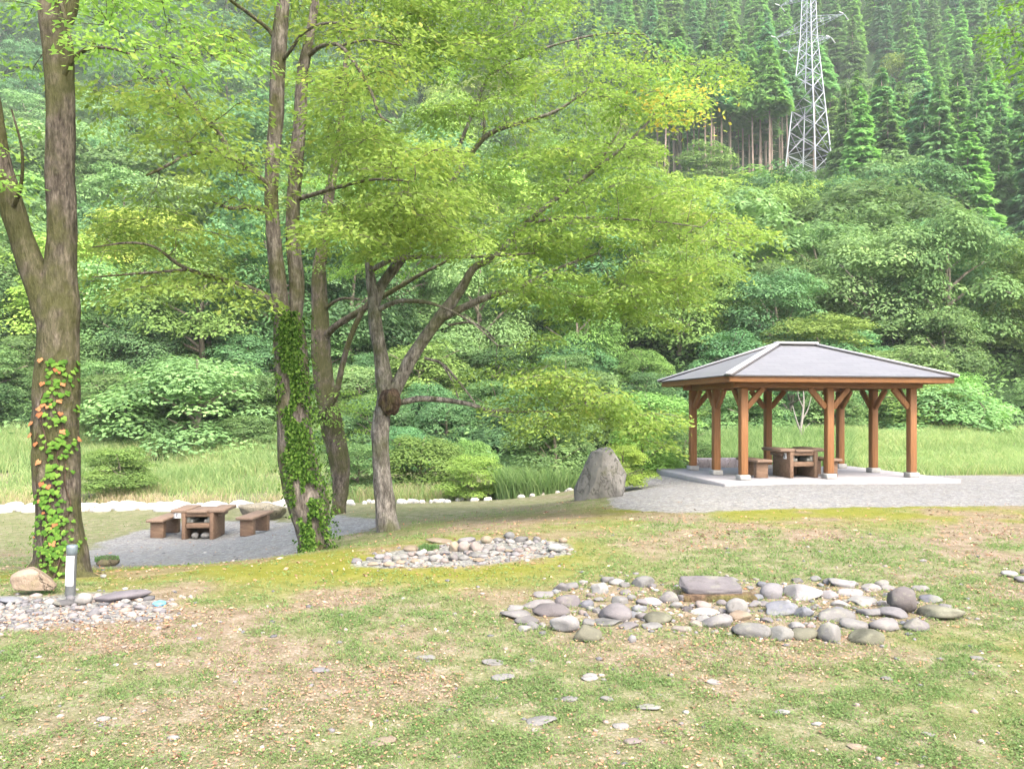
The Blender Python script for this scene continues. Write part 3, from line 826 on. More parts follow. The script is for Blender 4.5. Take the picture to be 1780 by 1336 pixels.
pile = crop([(160, 305, 80, 40, LAV), (335, 275, 80, 45, LAV), (400, 335, 80, 40, TAN), (560, 215, 110, 50, TAN), (870, 205, 80, 75, TAN), (940, 210, 80, 80, PNK), (960, 155, 120, 60, LAV), (1025, 215, 90, 80, PNK),
             (1180, 160, 70, 40, GRY), (1270, 168, 70, 35, PAL), (1110, 215, 70, 50, PAL), (1350, 150, 100, 50, GRY), (1460, 150, 60, 40, PAL), (1510, 250, 60, 30, PAL), (1335, 235, 60, 35, PNK),
             (1040, 265, 140, 40, GRY), (740, 290, 100, 50, PAL), (650, 290, 80, 40, LAV), (860, 285, 70, 60, PUR), (930, 285, 80, 40, GRY), (1050, 305, 90, 30, TAN), (800, 310, 60, 40, PNK), (590, 310, 70, 30, TAN),
             (500, 280, 80, 40, PAL), (450, 290, 60, 40, LAV), (280, 330, 80, 30, TAN), (1200, 220, 70, 40, PNK), (1160, 255, 60, 35, PAL), (1420, 220, 80, 40, PNK), (1260, 240, 60, 30, TAN), (700, 250, 70, 35, PAL),
             (620, 255, 60, 40, PAL), (560, 265, 60, 35, PNK), (800, 250, 70, 40, LAV), (260, 290, 50, 30, PAL), (390, 290, 60, 35, PNK), (480, 320, 70, 30, TAN), (1090, 250, 60, 40, LAV), (980, 250, 60, 35, PNK), (1400, 180, 70, 35, PAL)], 580, 900, 4.14)
for i, (x, y, w_, h_, c) in enumerate(pile):
    big = "larger" if w_ > 21 else "small"
    place_rock("stone", x, y, w_*1.12, h_*1.1, tuple(np.array(c)*1.0), f"{big} {CNAME[c]} stone in the heap under the trees", "stone", f"{big} {CNAME[c]} stones of the heap", 400+i, cuts=6, lo=.55, rough=.15, sink=.5, sub=3)
place_rock("stone", *crop([(1265, 125, 80, 65, GRY)], 580, 900, 4.14)[0][:4], (.27, .28, .29), "round dark grey stone crowning the heap under the trees", "stone", seed=461, cuts=2)
place_rock("stone", *crop([(1100, 152, 90, 65, TAN)], 580, 900, 4.14)[0][:4], TAN, "round tan stone next to the dark one crowning the heap", "stone", seed=462, cuts=2)
place_rock("stone", *crop([(1590, 218, 125, 75, WHT)], 580, 900, 4.14)[0][:4], (.52, .55, .57), "slanting pale stone lying at the pavilion end of the heap", "stone", seed=463, cuts=6)
place_rock("stone", *crop([(1650, 162, 65, 45, TAN)], 580, 900, 4.14)[0][:4], TAN, "lone tan stone on the grass behind the slanting pale stone", "stone", seed=464, cuts=2)
place_rock("stone", *crop([(770, 165, 240, 38, TAN)], 580, 900, 4.14)[0][:4], (.40, .33, .25), "long tan slab lying behind the little fern in the heap", "stone", seed=465, cuts=3, depth=.4)
# flat stones set in the grass near the camera
for i, (x, y, w_, c) in enumerate([(941, 1262, 56, PAL), (990, 1222, 34, PAL), (1055, 1220, 25, PAL), (1127, 1238, 45, PAL), (1025, 1180, 28, PAL), (1359, 1247, 30, WHT), (1420, 1266, 20, WHT), (1079, 1272, 30, PAL), (1543, 1184, 24, PAL),
                                   (1615, 1284, 26, PAL), (663, 1297, 58, TAN), (857, 1160, 40, PAL), (873, 1186, 46, LAV), (1024, 1187, 32, PAL), (1489, 1305, 36, TAN), (1100, 1296, 34, PNK), (560, 1170, 36, LAV), (740, 1150, 40, PAL), (180, 1255, 26, PAL), (300, 1290, 26, WHT), (1700, 1150, 26, PAL), (1240, 1190, 30, PAL)]):
    place_rock("paving_stone", x, y, w_, 8, tuple(np.array(c)*.9), f"flat {CNAME[c]} stone sunk level in the weedy grass", "stone", f"flat {CNAME[c]} stones sunk in the grass", 500+i, depth=.7, cuts=6, lo=.55, sz=.018, sink=.5, rough=.16)
# stones about the bollard
place_rock("boulder", 62, 1037, 78, 56, (.225, .18, .14), "tan wedge shaped boulder leaning at the foot of the ivy tree", "boulder", seed=522, cuts=12, lo=.5, hi=.85, sub=4, sink=.12, mat=M_BOULDER, depth=.7)
place_rock("stone", 212, 1049, 100, 22, (.27, .255, .29), "long low purple grey stone beside the bollard", "stone", seed=523, depth=.45, sink=.25)
place_rock("stone", 145, 1052, 30, 24, PAL, "pale round stone right at the foot of the bollard", "stone", seed=524, cuts=3)
place_rock("stone", 112, 1056, 36, 14, (.21, .21, .22), "flat dark stone in front of the bollard", "stone", seed=525)
place_rock("stone", 140, 1062, 18, 10, PNK, "small pinkish stone in front of the pale round one", "stone", seed=526)
place_rock("stone", 218, 1052, 19, 12, PAL, "small pale stone against the long low stone", "stone", seed=527)
place_rock("stone", 18, 1052, 44, 14, BLU, "flat blue grey stone in front of the tan wedge boulder", "stone", seed=528)
place_rock("stone", 180, 1005, 12, 8, PAL, "tiny pale stone on moss behind the long low stone", "stone", seed=529)
place_rock("stone", 567, 953, 22, 24, (.42, .34, .28), "tan stone against the foot of the ivy covered twin trunk", "stone", seed=530)
g = on_ground(277, 1052)
lid = empty("bottle_cap", g, .3, "bright blue plastic lid lying among the grey pebbles", "lid")
mb = MB(); tube(mb, [(0, 0, 0), (0, 0, .004), (0, 0, .022), (0, 0, .026)], [.05, .054, .054, .048], 18); obj("lid", mb.mesh("lid", M_BLUE, True), lid)
# boulders
g = on_ground(1047, 866, 8)
V, F = ICO[5]; q = V/np.abs(V).max(1, keepdims=True); q = V*.45 + q*.55
rb = rngs(545)
for _ in range(9):
    n_ = rb.normal(size=3); n_[2] = abs(n_[2])*.8; n_ /= np.linalg.norm(n_); d_ = q @ n_
    q = q - np.clip(d_-rb.uniform(.72, .95), 0, None)[:, None]*n_*.9
q = q*(1+.22*(fbm(V[:, 0]*1.5+9, V[:, 1]*1.5+9, V[:, 2]*1.5+9, 12, 3)-.5)+.09*(fbm(V[:, 0]*6+9, V[:, 1]*6+9, V[:, 2]*4+9, 13, 3)-.5))[:, None]
zz = q[:, 2].copy()
q[:, 0] = q[:, 0]*(1-.09*zz) + .13*zz
q[:, 2] = zz + .16*q[:, 0]
sb = g[1]/FPX
mb = MB(); mb.add(q*np.array([45*sb, 27*sb, 49*sb]), F)
bo = obj("boulder", mb.mesh("boulder", M_BOULDER, True), None, (g[0], g[1]+.3, gz1(g[0], g[1]+.2)+38*sb), (.175, .172, .166)); bo.rotation_euler = (0, 0, -.12)
tag(bo, "big upright grey boulder with cracks beside the gravel mound", "boulder")
place_rock("boulder", 452, 908, 92, 40, (.235, .215, .17), "long brownish boulder lying behind the gravel barbecue place", "boulder", seed=542, sub=4, cuts=12, lo=.55, hi=.85, mat=M_BOULDER, depth=.6, sink=.12, d0=12, sz=.46)
st = place_rock("stump", 186, 984, 44, 22, (.085, .075, .05), "mossy low stump on the gravel behind the bollard", "stump", seed=543, cuts=6, mat=M_BOULDER, d0=8)
for x, y, i in ((337, 938, 0), (352, 938, 1)):
    gq = g_l + np.array([-.10 + .22*i, .14 + .03*i, .07])
    V, F = rock_verts(560+i, 3, 3); mb = MB(); mb.add(V*np.array([.085+.03*i, .09, .075]), F)
    tag(obj("stone", mb.mesh("stone", M_ROCK, True), None, gq, (.50, .49, .48)), ["smaller", "larger"][i] + " pale stone inside the open-air barbecue table", "stone")
g = np.array([*P(1243, 820, 22.3)[:2], 0]); g[2] = gz1(g[0], g[1])
V, F = rock_verts(571, 4, 5, .8, .97, .05)
mb = MB(); box(mb, (0, 0, .20), (1.35, .40, .40), bev=.04); lw = obj("stone_block", mb.mesh("stone_block", M_BOULDER), None, g, (.30, .265, .28)); lw.rotation_euler = (0, 0, .1)
tag(lw, "long low grey stone block behind the pavilion posts", "stone block")

# pale river rocks along the far edge of the lower lawn
r = rngs(71)
for i in range(180):
    t = r.random(); px = -60 + 1090*t
    row = np.interp(px, [-60, 60, 200, 480, 620, 1000, 1030], [893, 889, 881, 872, 866, 860, 858]) + r.uniform(-5, 3)
    wpx = r.uniform(9, 30)*(1.5 if px < 520 else .6)
    hpx = wpx*r.uniform(.25, .5)
    d = r.uniform(22.6, 24.5)
    p = P(px, row, d); V, F = rock_verts(600+i % 17, 2, 5)
    mb = MB(); s = d/FPX; mb.add(V*np.array([wpx*s/2, wpx*s*.4, max(hpx*s*.6, .08)]), F)
    c = [(1.3, 1.28, 1.25), (.85, .84, .85), (1.0, .95, .87)][i % 3]
    o = obj("river_rock", mb.mesh("river_rock", M_ROCK, True), None, (p[0], p[1], gz1(p[0], p[1])+.03), c)
    o.rotation_euler = (0, 0, r.uniform(0, 6))
    tag(o, "bright white rock in the row along the river edge of the lawn", "rock", "white rocks along the river edge")

# ------------------------------------------------------------------ the shade trees on the lawn
class Tree:
    def __init__(self, name, base, label, bark, seed, color=(1, 1, 1)):
        self.root = empty(name, base, 0, label, "tree"); self.base = np.asarray(base, float)
        self.mb = MB(); self.lf = MB(); self.nodes = []; self.r = rngs(seed); self.bark = bark; self.seed = seed; self.color = color; self.thin = .87
    def limb(self, pts, sides=10, bump=.12, k=6, nodes=True):
        """pts: (px, py, d, width in px)"""
        q = np.array([[*P(a, b, d), w_*self.thin*d/FPX/2] for (a, b, d, w_) in pts])
        q = spline(q, k)
        tube(self.mb, q[:, :3]-self.base, np.clip(q[:, 3], .004, None), sides, bump, self.seed)
        if nodes: self.nodes += [tuple(x) for x in q[2:]]
    def sprays(self, C, R, nleaf, L=.045, W=.021, droop=.25, flat=.05, vr=(0, 1), connect=True, corridor=None, keep=.73):
        r = self.r
        N = np.array([n[:3] for n in self.nodes])
        C = np.asarray(C); R = np.broadcast_to(R, (len(C),))
        if corridor is not None:
            px = CX + C[:, 0]/C[:, 1]*FPX; x0, x1, dm = corridor
            k = ~((px > x0) & (px < x1) & (C[:, 1] < dm)); C, R = C[k], R[k]
        k = r.random(len(C)) < keep; C, R = C[k], R[k]
        order = np.argsort([np.min(((N-c)**2).sum(1)) for c in C])
        NR = [n[3] for n in self.nodes]; pts = [np.array(n[:3]) for n in self.nodes]
        arr = N.copy()
        for i in order:
            c = C[i]; R_ = R[i] if np.ndim(R) else R
            dd = ((arr-c)**2).sum(1) + np.where(arr[:, 2] > c[2], .6*(arr[:, 2]-c[2])**2, 0)
            j = int(np.argmin(dd)); p0 = arr[j]; ln = np.linalg.norm(c-p0)
            if connect and ln > .12:
                mid = (p0+c)/2 + r.normal(0, .08, 3)*ln + np.array([0, 0, .10*ln])
                path = spline([p0, (p0*.55+mid*.45)+r.normal(0, .02, 3), mid, c], 3)
                r0 = min(NR[j]*.75, .006+.008*ln); rr = np.linspace(r0, .004, len(path))
                tube(self.mb, path-self.base, rr, 5, 0)
                new = path[3:]
                arr = np.vstack([arr, new]); NR += list(rr[3:])
            # the spray itself: flat, drooping fan of twigs with leaves
            out = c-p0; out[2] *= .3; out = unit(out[None])[0] if np.linalg.norm(out) > .05 else unit(r.normal(size=3)[None])[0]
            yaw = math.atan2(out[1], out[0])
            nn = max(24, int(nleaf*1.35*(R_/.6)**2))
            u = np.sqrt(r.random(nn))*R_; th = yaw + r.normal(0, 1.25, nn)
            tl = r.normal(0, .16, 2)
            x, y = u*np.cos(th), u*np.sin(th)
            z = x*tl[0]+y*tl[1] - droop*u*u/R_ + r.normal(0, flat, nn) + (r.random(nn)-.5)*.05
            Cc = c + np.stack([x, y, z], 1) - np.array([math.cos(yaw), math.sin(yaw), 0])*R_*.15
            D = np.stack([np.cos(th+r.normal(0, .7, nn)), np.sin(th+r.normal(0, .7, nn)), -.35+r.normal(0, .35, nn)], 1)
            Nn = np.stack([r.normal(0, .55, nn), r.normal(0, .55, nn), np.ones(nn)], 1)
            s = .82*r.uniform(.5, 1.4, nn)
            base_v = r.uniform(*vr)
            leaves(self.lf, Cc-self.base, D, Nn, L*s, W*s, np.clip(base_v*.45 + r.random(nn)*.5 + .02, 0, .999)**1.0, 0)
            for k in range(4):
                a = yaw + (k-1.5)*.55 + r.normal(0, .15)
                e = c + np.array([math.cos(a), math.sin(a), -droop])*R_*.8 + np.array([0, 0, tl[0]*math.cos(a)+tl[1]*math.sin(a)])*R_*.8
                tube(self.mb, np.array([c, (c+e)/2+np.array([0, 0, .03]), e])-self.base, [.004, .003, .0015], 3, 0, cap=False)
    def done(self, burl=None):
        self.trunk = obj("trunk", self.mb.mesh("trunk", self.bark, True), self.root)
        if self.lf.n: self.crown = obj("crown", self.lf.mesh("crown", M_HERO), self.root, color=self.color)

def poly_centres(r, poly, n, dlo, dhi):
    xs_, ys_ = [p[0] for p in poly], [p[1] for p in poly]
    out = []
    while len(out) < n:
        x, y = r.uniform(min(xs_), max(xs_)), r.uniform(min(ys_), max(ys_))
        if in_poly(np.array([x]), np.array([y]), poly)[0]:
            if fbm(np.array([x/75.]), np.array([y/38.]), seed=77, oct=2)[0] < .36: continue
            out.append(P(x, y, r.uniform(dlo, dhi)))
    return np.array(out)

# --- tree with the red and green vine
b1 = on_ground(103, 1002)
d1 = b1[1]
T1 = Tree("shade_tree", b1, "thick mossy forked tree with red and green vine leaves behind the bollard", M_BARK1, 11, (.95, .95, .9))
T1.limb([(104, 1040, d1, 150), (105, 1000, d1, 118), (106, 960, d1, 98), (103, 900, d1, 86), (99, 820, d1, 84), (97, 740, d1, 84), (98, 660, d1, 80), (100, 590, d1, 77), (103, 530, d1, 76), (106, 470, d1, 58), (107, 400, d1, 53), (105, 300, d1, 51),
         (106, 200, d1, 50), (102, 100, d1, 52), (90, 0, d1, 50), (86, -120, d1, 42), (95, -280, d1, 34), (100, -420, d1, 20)], 22, .13, 7)
T1.limb([(92, 560, d1, 60), (70, 500, d1-.02, 56), (48, 440, d1-.05, 50), (20, 360, d1-.1, 46), (-2, 275, d1-.15, 42), (-18, 180, d1-.2, 38), (-45, 60, d1-.3, 32), (-80, -120, d1-.5, 22), (-100, -260, d1-.5, 12)], 14, .12)
T1.limb([(100, 60, d1, 30), (122, 20, d1+.05, 26), (128, -40, d1+.1, 24), (140, -160, d1+.3, 14)], 10, .1)
T1.limb([(112, 130, d1-.2, 10), (125, 100, d1-.26, 9), (118, 50, d1-.27, 8), (104, 0, d1-.25, 8), (90, -40, d1-.2, 7)], 7, .08)
T1.limb([(120, 110, d1, 9), (150, 86, d1-.1, 8), (190, 84, d1-.3, 6), (230, 95, d1-.5, 4)], 6, .05)
T1.limb([(18, 372, d1-.1, 10), (36, 325, d1-.35, 8), (38, 260, d1-.55, 6), (20, 190, d1-.7, 4)], 6, .05)
for (x, y, e) in ((60, 1018, -70), (30, 1030, -90), (140, 1012, 60), (100, 1030, 0)):
    T1.limb([(104+e*.25, 975, d1-.05, 44), (104+e*.6, 1002, d1-.12, 34), (104+e, y-8, d1-.12, 18), (104+e*1.3, y+6, d1-.15, 8)], 9, .15, nodes=False)
mbk = rngs(12)
C = np.vstack([poly_centres(mbk, [(140, -60), (470, -60), (480, 60), (430, 140), (300, 140), (150, 110)], 34, d1-1.2, d1+1.5),
               poly_centres(mbk, [(130, -200), (480, -200), (470, -60), (140, -60)], 22, d1-1.2, d1+1.5),
               poly_centres(mbk, [(-120, -220), (80, -220), (60, 60), (10, 60), (-120, 150)], 18, d1-1.2, d1+1.2),
               poly_centres(mbk, [(-60, 110), (60, 90), (75, 220), (40, 300), (-40, 340)], 10, d1-.9, d1+.6)])
T1.sprays(C, mbk.uniform(.35, .6, len(C)), 150, .045, .021, vr=(.3, 1.0), corridor=(35, 165, d1+.2))
T1.done()

# --- ivy covered twin trunk
b2 = on_ground(545, 957)
d2 = b2[1]
T2 = Tree("shade_tree", b2, "tall twin stemmed tree whose curved trunk is wrapped in small ivy", M_BARK2, 21, (1, 1, 1))
T2.limb([(545, 985, d2, 72), (545, 955, d2, 64), (543, 925, d2, 66), (538, 890, d2, 76), (529, 850, d2, 80), (519, 800, d2, 75), (513, 750, d2, 69), (510, 690, d2, 66), (507, 630, d2, 64), (503, 580, d2, 60), (500, 555, d2, 52)], 20, .10, 7)
T2.thin = .80
T2.limb([(503, 600, d2, 44), (493, 555, d2, 38), (484, 500, d2, 35), (478, 430, d2, 32), (472, 350, d2, 30), (474, 280, d2, 29), (480, 200, d2, 31), (483, 120, d2, 33), (487, 60, d2, 32), (492, 0, d2, 28), (496, -120, d2, 24), (490, -300, d2, 14)], 14, .10)
T2.limb([(505, 600, d2+.05, 44), (513, 555, d2+.08, 33), (516, 500, d2+.1, 32), (511, 430, d2+.1, 31), (509, 370, d2+.1, 30), (515, 290, d2+.1, 29), (521, 210, d2+.1, 27), (526, 130, d2+.1, 26), (537, 70, d2+.1, 20), (547, 10, d2+.15, 17), (555, -100, d2+.2, 14), (560, -260, d2+.2, 8)], 14, .10)
T2.limb([(484, 75, d2, 12), (465, 50, d2, 9), (430, 22, d2-.2, 8), (395, -5, d2-.4, 7), (350, -60, d2-.6, 4)], 7, .06)
T2.limb([(487, 110, d2, 10), (505, 88, d2-.15, 8), (525, 60, d2-.3, 7), (560, 42, d2-.5, 6), (620, 40, d2-.8, 4)], 7, .06)
T2.limb([(533, 100, d2+.1, 12), (560, 80, d2-.1, 9), (590, 80, d2-.3, 9), (620, 115, d2-.5, 8), (645, 160, d2-.7, 7), (660, 200, d2-.8, 6), (680, 214, d2-.9, 4)], 7, .06)
T2.limb([(590, 80, d2-.3, 6), (640, 70, d2-.6, 5), (700, 80, d2-.9, 4)], 6, .05)
T2.limb([(521, 345, d2, 12), (555, 335, d2-.2, 9), (590, 325, d2-.4, 8), (650, 312, d2-.8, 6), (720, 315, d2-1.1, 4)], 7, .06)
T2.limb([(476, 375, d2, 12), (440, 360, d2-.1, 10), (400, 362, d2-.3, 8), (370, 350, d2-.5, 5)], 7, .06)
T2.limb([(476, 330, d2, 14), (440, 300, d2-.2, 13), (402, 268, d2-.4, 12), (383, 236, d2-.5, 12), (345, 195, d2-.7, 11), (310, 175, d2-.8, 10), (285, 130, d2-1.0, 7), (262, 95, d2-1.2, 4)], 8, .08)
T2.limb([(345, 195, d2-.7, 7), (325, 160, d2-.9, 6), (310, 135, d2-1.0, 4)], 6, .05)
T2.limb([(400, 265, d2-.4, 10), (365, 262, d2-.6, 9), (325, 270, d2-.8, 8), (290, 288, d2-1.0, 7), (255, 305, d2-1.2, 5)], 7, .06)
T2.limb([(486, 540, d2, 16), (458, 512, d2-.1, 12), (420, 495, d2-.2, 11), (370, 482, d2-.4, 10), (315, 462, d2-.7, 8), (270, 430, d2-.9, 6), (225, 422, d2-1.1, 5), (160, 430, d2-1.5, 3)], 8, .08)
T2.limb([(330, 468, d2-.6, 7), (285, 472, d2-.9, 6), (230, 476, d2-1.1, 5), (160, 482, d2-1.5, 3)], 6, .05)
mbk = rngs(22)
C = np.vstack([poly_centres(mbk, [(150, 140), (300, 130), (460, 120), (470, 330), (400, 330), (300, 270), (200, 220)], 30, d2-2.2, d2+.3),
               poly_centres(mbk, [(370, -60), (700, -60), (760, 60), (740, 260), (640, 330), (560, 330), (550, 100), (380, 80)], 105, d2-1.6, d2+2.0),
               poly_centres(mbk, [(280, -260), (780, -260), (740, -60), (330, -60)], 55, d2-1.8, d2+2.2),
               poly_centres(mbk, [(560, 220), (760, 230), (790, 400), (700, 430), (580, 400)], 62, d2-1.5, d2+1.2),
               poly_centres(mbk, [(250, 330), (455, 330), (460, 440), (330, 450), (180, 420)], 18, d2-1.8, d2+.2),
               poly_centres(mbk, [(150, 420), (420, 440), (430, 500), (150, 500)], 10, d2-1.6, d2),
               poly_centres(mbk, [(440, 300), (540, 300), (545, 400), (450, 400)], 5, d2-.6, d2-.3)])
T2.sprays(C, mbk.uniform(.42, .8, len(C)), 165, .047, .0215, vr=(.2, 1.0), corridor=(435, 580, d2+.3))
T2.done()

# --- tree behind it
b4 = on_ground(590, 893)
d4 = b4[1]
T4 = Tree("shade_tree", b4, "mossy leaning tree standing directly behind the ivy covered twin trunk", M_BARK1, 41, (.9, .95, .9))
T4.thin = .80
T4.limb([(588, 905, d4, 44), (588, 890, d4, 34), (592, 850, d4, 34), (590, 800, d4, 46), (577, 740, d4, 48), (565, 680, d4, 44), (558, 610, d4, 42), (556, 550, d4, 38), (554, 480, d4, 32), (562, 420, d4, 27), (572, 340, d4, 22), (590, 240, d4, 16), (600, 120, d4, 10), (610, 0, d4, 6)], 14, .13)
T4.limb([(575, 730, d4, 18), (560, 720, d4-.5, 16), (582, 690, d4-.7, 15), (594, 640, d4-.8, 13), (608, 590, d4-.9, 12), (628, 545, d4-1.0, 12), (650, 515, d4-1.2, 10), (690, 470, d4-1.5, 7)], 9, .08)
T4.limb([(562, 590, d4, 18), (582, 568, d4-.3, 15), (618, 545, d4-.6, 14), (655, 522, d4-.9, 12), (700, 495, d4-1.2, 10), (735, 475, d4-1.5, 8), (780, 452, d4-1.8, 5)], 9, .08)
T4.limb([(560, 540, d4, 9), (590, 520, d4-.4, 7), (625, 520, d4-.8, 5), (560, 505, d4-.8, 3)][:3], 6, .05)
mbk = rngs(42)
C = np.vstack([poly_centres(mbk, [(555, 660), (650, 690), (640, 770), (560, 760)], 9, d4-.9, d4-.3),
               poly_centres(mbk, [(540, 380), (700, 400), (720, 480), (560, 470)], 26, d4-2.5, d4+.5),
               poly_centres(mbk, [(480, 100), (800, 100), (760, 380), (540, 380)], 45, d4-1, d4+2)])
T4.sprays(C, mbk.uniform(.45, .8, len(C)), 150, .05, .023, vr=(0.0, .8), keep=.8)
T4.done()

# --- tree with the burl
b3 = on_ground(675, 922)
d3 = b3[1]
T3 = Tree("shade_tree", b3, "slender grey barked tree with a round brown burl below its fork", M_BARK3, 31, (1, 1, 1))
T3.thin = .82
T3.limb([(676, 940, d3, 56), (675, 918, d3, 47), (669, 870, d3, 43), (664, 820, d3, 38), (661, 765, d3, 36), (664, 725, d3, 34), (671, 690, d3, 36), (667, 655, d3, 34), (660, 610, d3, 29), (653, 560, d3, 27), (648, 510, d3, 23), (643, 470, d3, 19), (641, 440, d3, 15), (650, 405, d3, 10)], 16, .15, 7)
T3.limb([(673, 705, d3, 32), (690, 672, d3, 29), (712, 628, d3, 28), (745, 578, d3, 26), (778, 535, d3, 24), (803, 500, d3, 19), (825, 465, d3, 15), (862, 444, d3, 12), (915, 388, d3-.2, 11), (970, 343, d3-.4, 10), (1030, 298, d3-.6, 9), (1075, 262, d3-.8, 8), (1120, 220, d3-1, 5), (1160, 170, d3-1.1, 4)], 12, .13)
T3.limb([(760, 558, d3, 16), (800, 537, d3-.2, 16), (850, 515, d3-.4, 14), (905, 498, d3-.6, 11), (960, 470, d3-.8, 7), (1040, 440, d3-1, 4)], 9, .1)
T3.limb([(650, 540, d3, 20), (662, 500, d3+.1, 21), (690, 460, d3+.1, 21), (716, 422, d3+.1, 18), (768, 340, d3+.1, 13), (820, 266, d3, 11), (852, 232, d3-.1, 10), (905, 213, d3-.3, 9), (965, 194, d3-.5, 7), (1030, 150, d3-.7, 4)], 10, .1)
T3.limb([(840, 245, d3, 7), (842, 205, d3+.2, 6), (835, 170, d3+.3, 4)], 6, .05)
T3.limb([(693, 700, d3, 14), (730, 693, d3-.1, 13), (770, 695, d3-.2, 12), (815, 702, d3-.3, 10), (858, 714, d3-.4, 8), (930, 715, d3-.6, 5), (1010, 712, d3-.8, 3)], 9, .1)
T3.limb([(738, 622, d3-.1, 6), (768, 632, d3-.2, 6), (795, 660, d3-.3, 5), (826, 700, d3-.4, 4)], 6, .05)
T3.limb([(768, 632, d3-.2, 5), (785, 660, d3-.3, 4), (797, 692, d3-.4, 3)], 5, .05)
T3.limb([(645, 470, d3, 12), (680, 452, d3-.2, 11), (730, 446, d3-.3, 10), (800, 446, d3-.5, 9), (865, 444, d3-.7, 7), (930, 440, d3-1, 4)], 8, .08)
T3.limb([(654, 540, d3, 12), (690, 524, d3-.2, 10), (730, 524, d3-.4, 9), (765, 532, d3-.6, 6), (820, 560, d3-.8, 4), (865, 600, d3-.9, 3)], 8, .08)
T3.limb([(915, 388, d3-.2, 7), (985, 378, d3-.4, 6), (1060, 380, d3-.7, 5), (1140, 385, d3-.9, 4), (1220, 395, d3-1, 3)], 7, .06)
T3.limb([(780, 565, d3-.1, 6), (815, 560, d3-.3, 5), (840, 570, d3-.4, 4), (860, 590, d3-.5, 3)], 6, .05)
T3.limb([(1040, 292, d3-.6, 6), (1055, 262, d3-.5, 5), (1075, 230, d3-.5, 4)], 6, .05)
T3.limb([(768, 340, d3+.1, 9), (800, 250, d3+.5, 8), (850, 130, d3+.8, 7), (900, 30, d3+1, 6), (950, -90, d3+1, 5), (940, -200, d3+1, 4)], 8, .08)
T3.limb([(850, 130, d3+.8, 6), (930, 90, d3+.6, 5), (1040, 60, d3+.3, 4), (1120, 60, d3, 3)], 7, .06)
mbk = rngs(32)
C = np.vstack([poly_centres(mbk, [(690, -60), (1000, -60), (1020, 20), (1100, 70), (1285, 80), (1275, 130), (1200, 170), (1130, 230), (1120, 300), (860, 300), (740, 220)], 190, d3-2.0, d3+2.0),
               poly_centres(mbk, [(700, -260), (1000, -260), (1010, -60), (690, -60)], 55, d3-2, d3+2),
               poly_centres(mbk, [(740, 250), (1110, 280), (1230, 360), (1300, 400), (1290, 450), (1180, 500), (1030, 510), (900, 450), (760, 420)], 170, d3-2.0, d3+1.5),
               poly_centres(mbk, [(880, 450), (1200, 470), (1180, 540), (1000, 600), (890, 560)], 48, d3-1.6, d3+.6),
               poly_centres(mbk, [(620, 380), (760, 390), (780, 450), (650, 450)], 16, d3-.9, d3-.2),
               poly_centres(mbk, [(800, 560), (960, 560), (960, 640), (860, 640), (800, 600)], 10, d3-1.2, d3-.2),
               poly_centres(mbk, [(880, 650), (1060, 660), (1150, 720), (1140, 770), (1000, 760), (880, 740)], 46, d3-1.6, d3-.4)])
T3.sprays(C, mbk.uniform(.4, .78, len(C)), 160, .047, .0215, vr=(.15, 1.0))
T3.done()
V, F = rock_verts(333, 5, 0, rough=.34)
bc = P(677, 697, d3-.10)
mb = MB(); mb.add(V*np.array([.20, .19, .24]), F); obj("burl", mb.mesh("burl", M_BURL, True), T3.root, bc-b3)
# branch of orange leaves where the crown ends
oc = poly_centres(rngs(51), [(1125, 160), (1230, 140), (1215, 215), (1130, 235)], 9, d3-1.4, d3-.6)
mb = MB(); r = rngs(52)
for c in oc:
    n = 70; C_ = c + r.normal(0, 1, (n, 3))*np.array([.22, .22, .07])
    leaves(mb, C_-b3, r.normal(0, 1, (n, 3))*np.array([1, 1, .4]), np.stack([r.normal(0, .5, n), r.normal(0, .5, n), np.ones(n)], 1), .045*r.uniform(.8, 1.2, n), .022*r.uniform(.8, 1.2, n), r.uniform(.90, 1.0, n))
tag(obj("turning_leaves", mb.mesh("turning_leaves", M_HERO), T3.root), "sprays of leaves turned orange")

# --- tree outside the frame whose branches hang into the upper corner
b5 = np.array([13.2, 12.5, 0]); b5[2] = gz1(b5[0], b5[1])
T5 = Tree("overhanging_tree", b5, "tree beyond the picture edge with dark green boughs hanging in above the cedars", M_BARK2, 61, (.6, .72, .5))
T5.limb([(2320, 950, 12.5, 60), (2310, 700, 12.5, 48), (2290, 400, 12.5, 42), (2240, 150, 12.3, 34), (2150, -60, 12, 26), (2000, -200, 11.5, 14)], 12, .12)
T5.limb([(2280, 320, 12.4, 22), (2150, 230, 12, 15), (2000, 190, 11.6, 11), (1880, 170, 11.2, 8), (1780, 200, 11, 5)], 8, .08)
T5.limb([(2150, -60, 12, 18), (2000, -40, 11.5, 12), (1880, -10, 11.2, 9), (1780, 40, 11, 5)], 8, .08)
mbk = rngs(62)
C = np.vstack([poly_centres(mbk, [(1740, -60), (2000, -60), (2000, 150), (1770, 130), (1720, 50)], 38, 10.4, 12),
               poly_centres(mbk, [(1760, 120), (2000, 120), (2000, 330), (1790, 290)], 22, 10.4, 12),
               poly_centres(mbk, [(2000, -250), (2500, -250), (2500, 350), (2000, 350)], 60, 11, 14)])
T5.sprays(C, mbk.uniform(.35, .6, len(C)), 150, .045, .021, vr=(.1, .8))
T5.done()

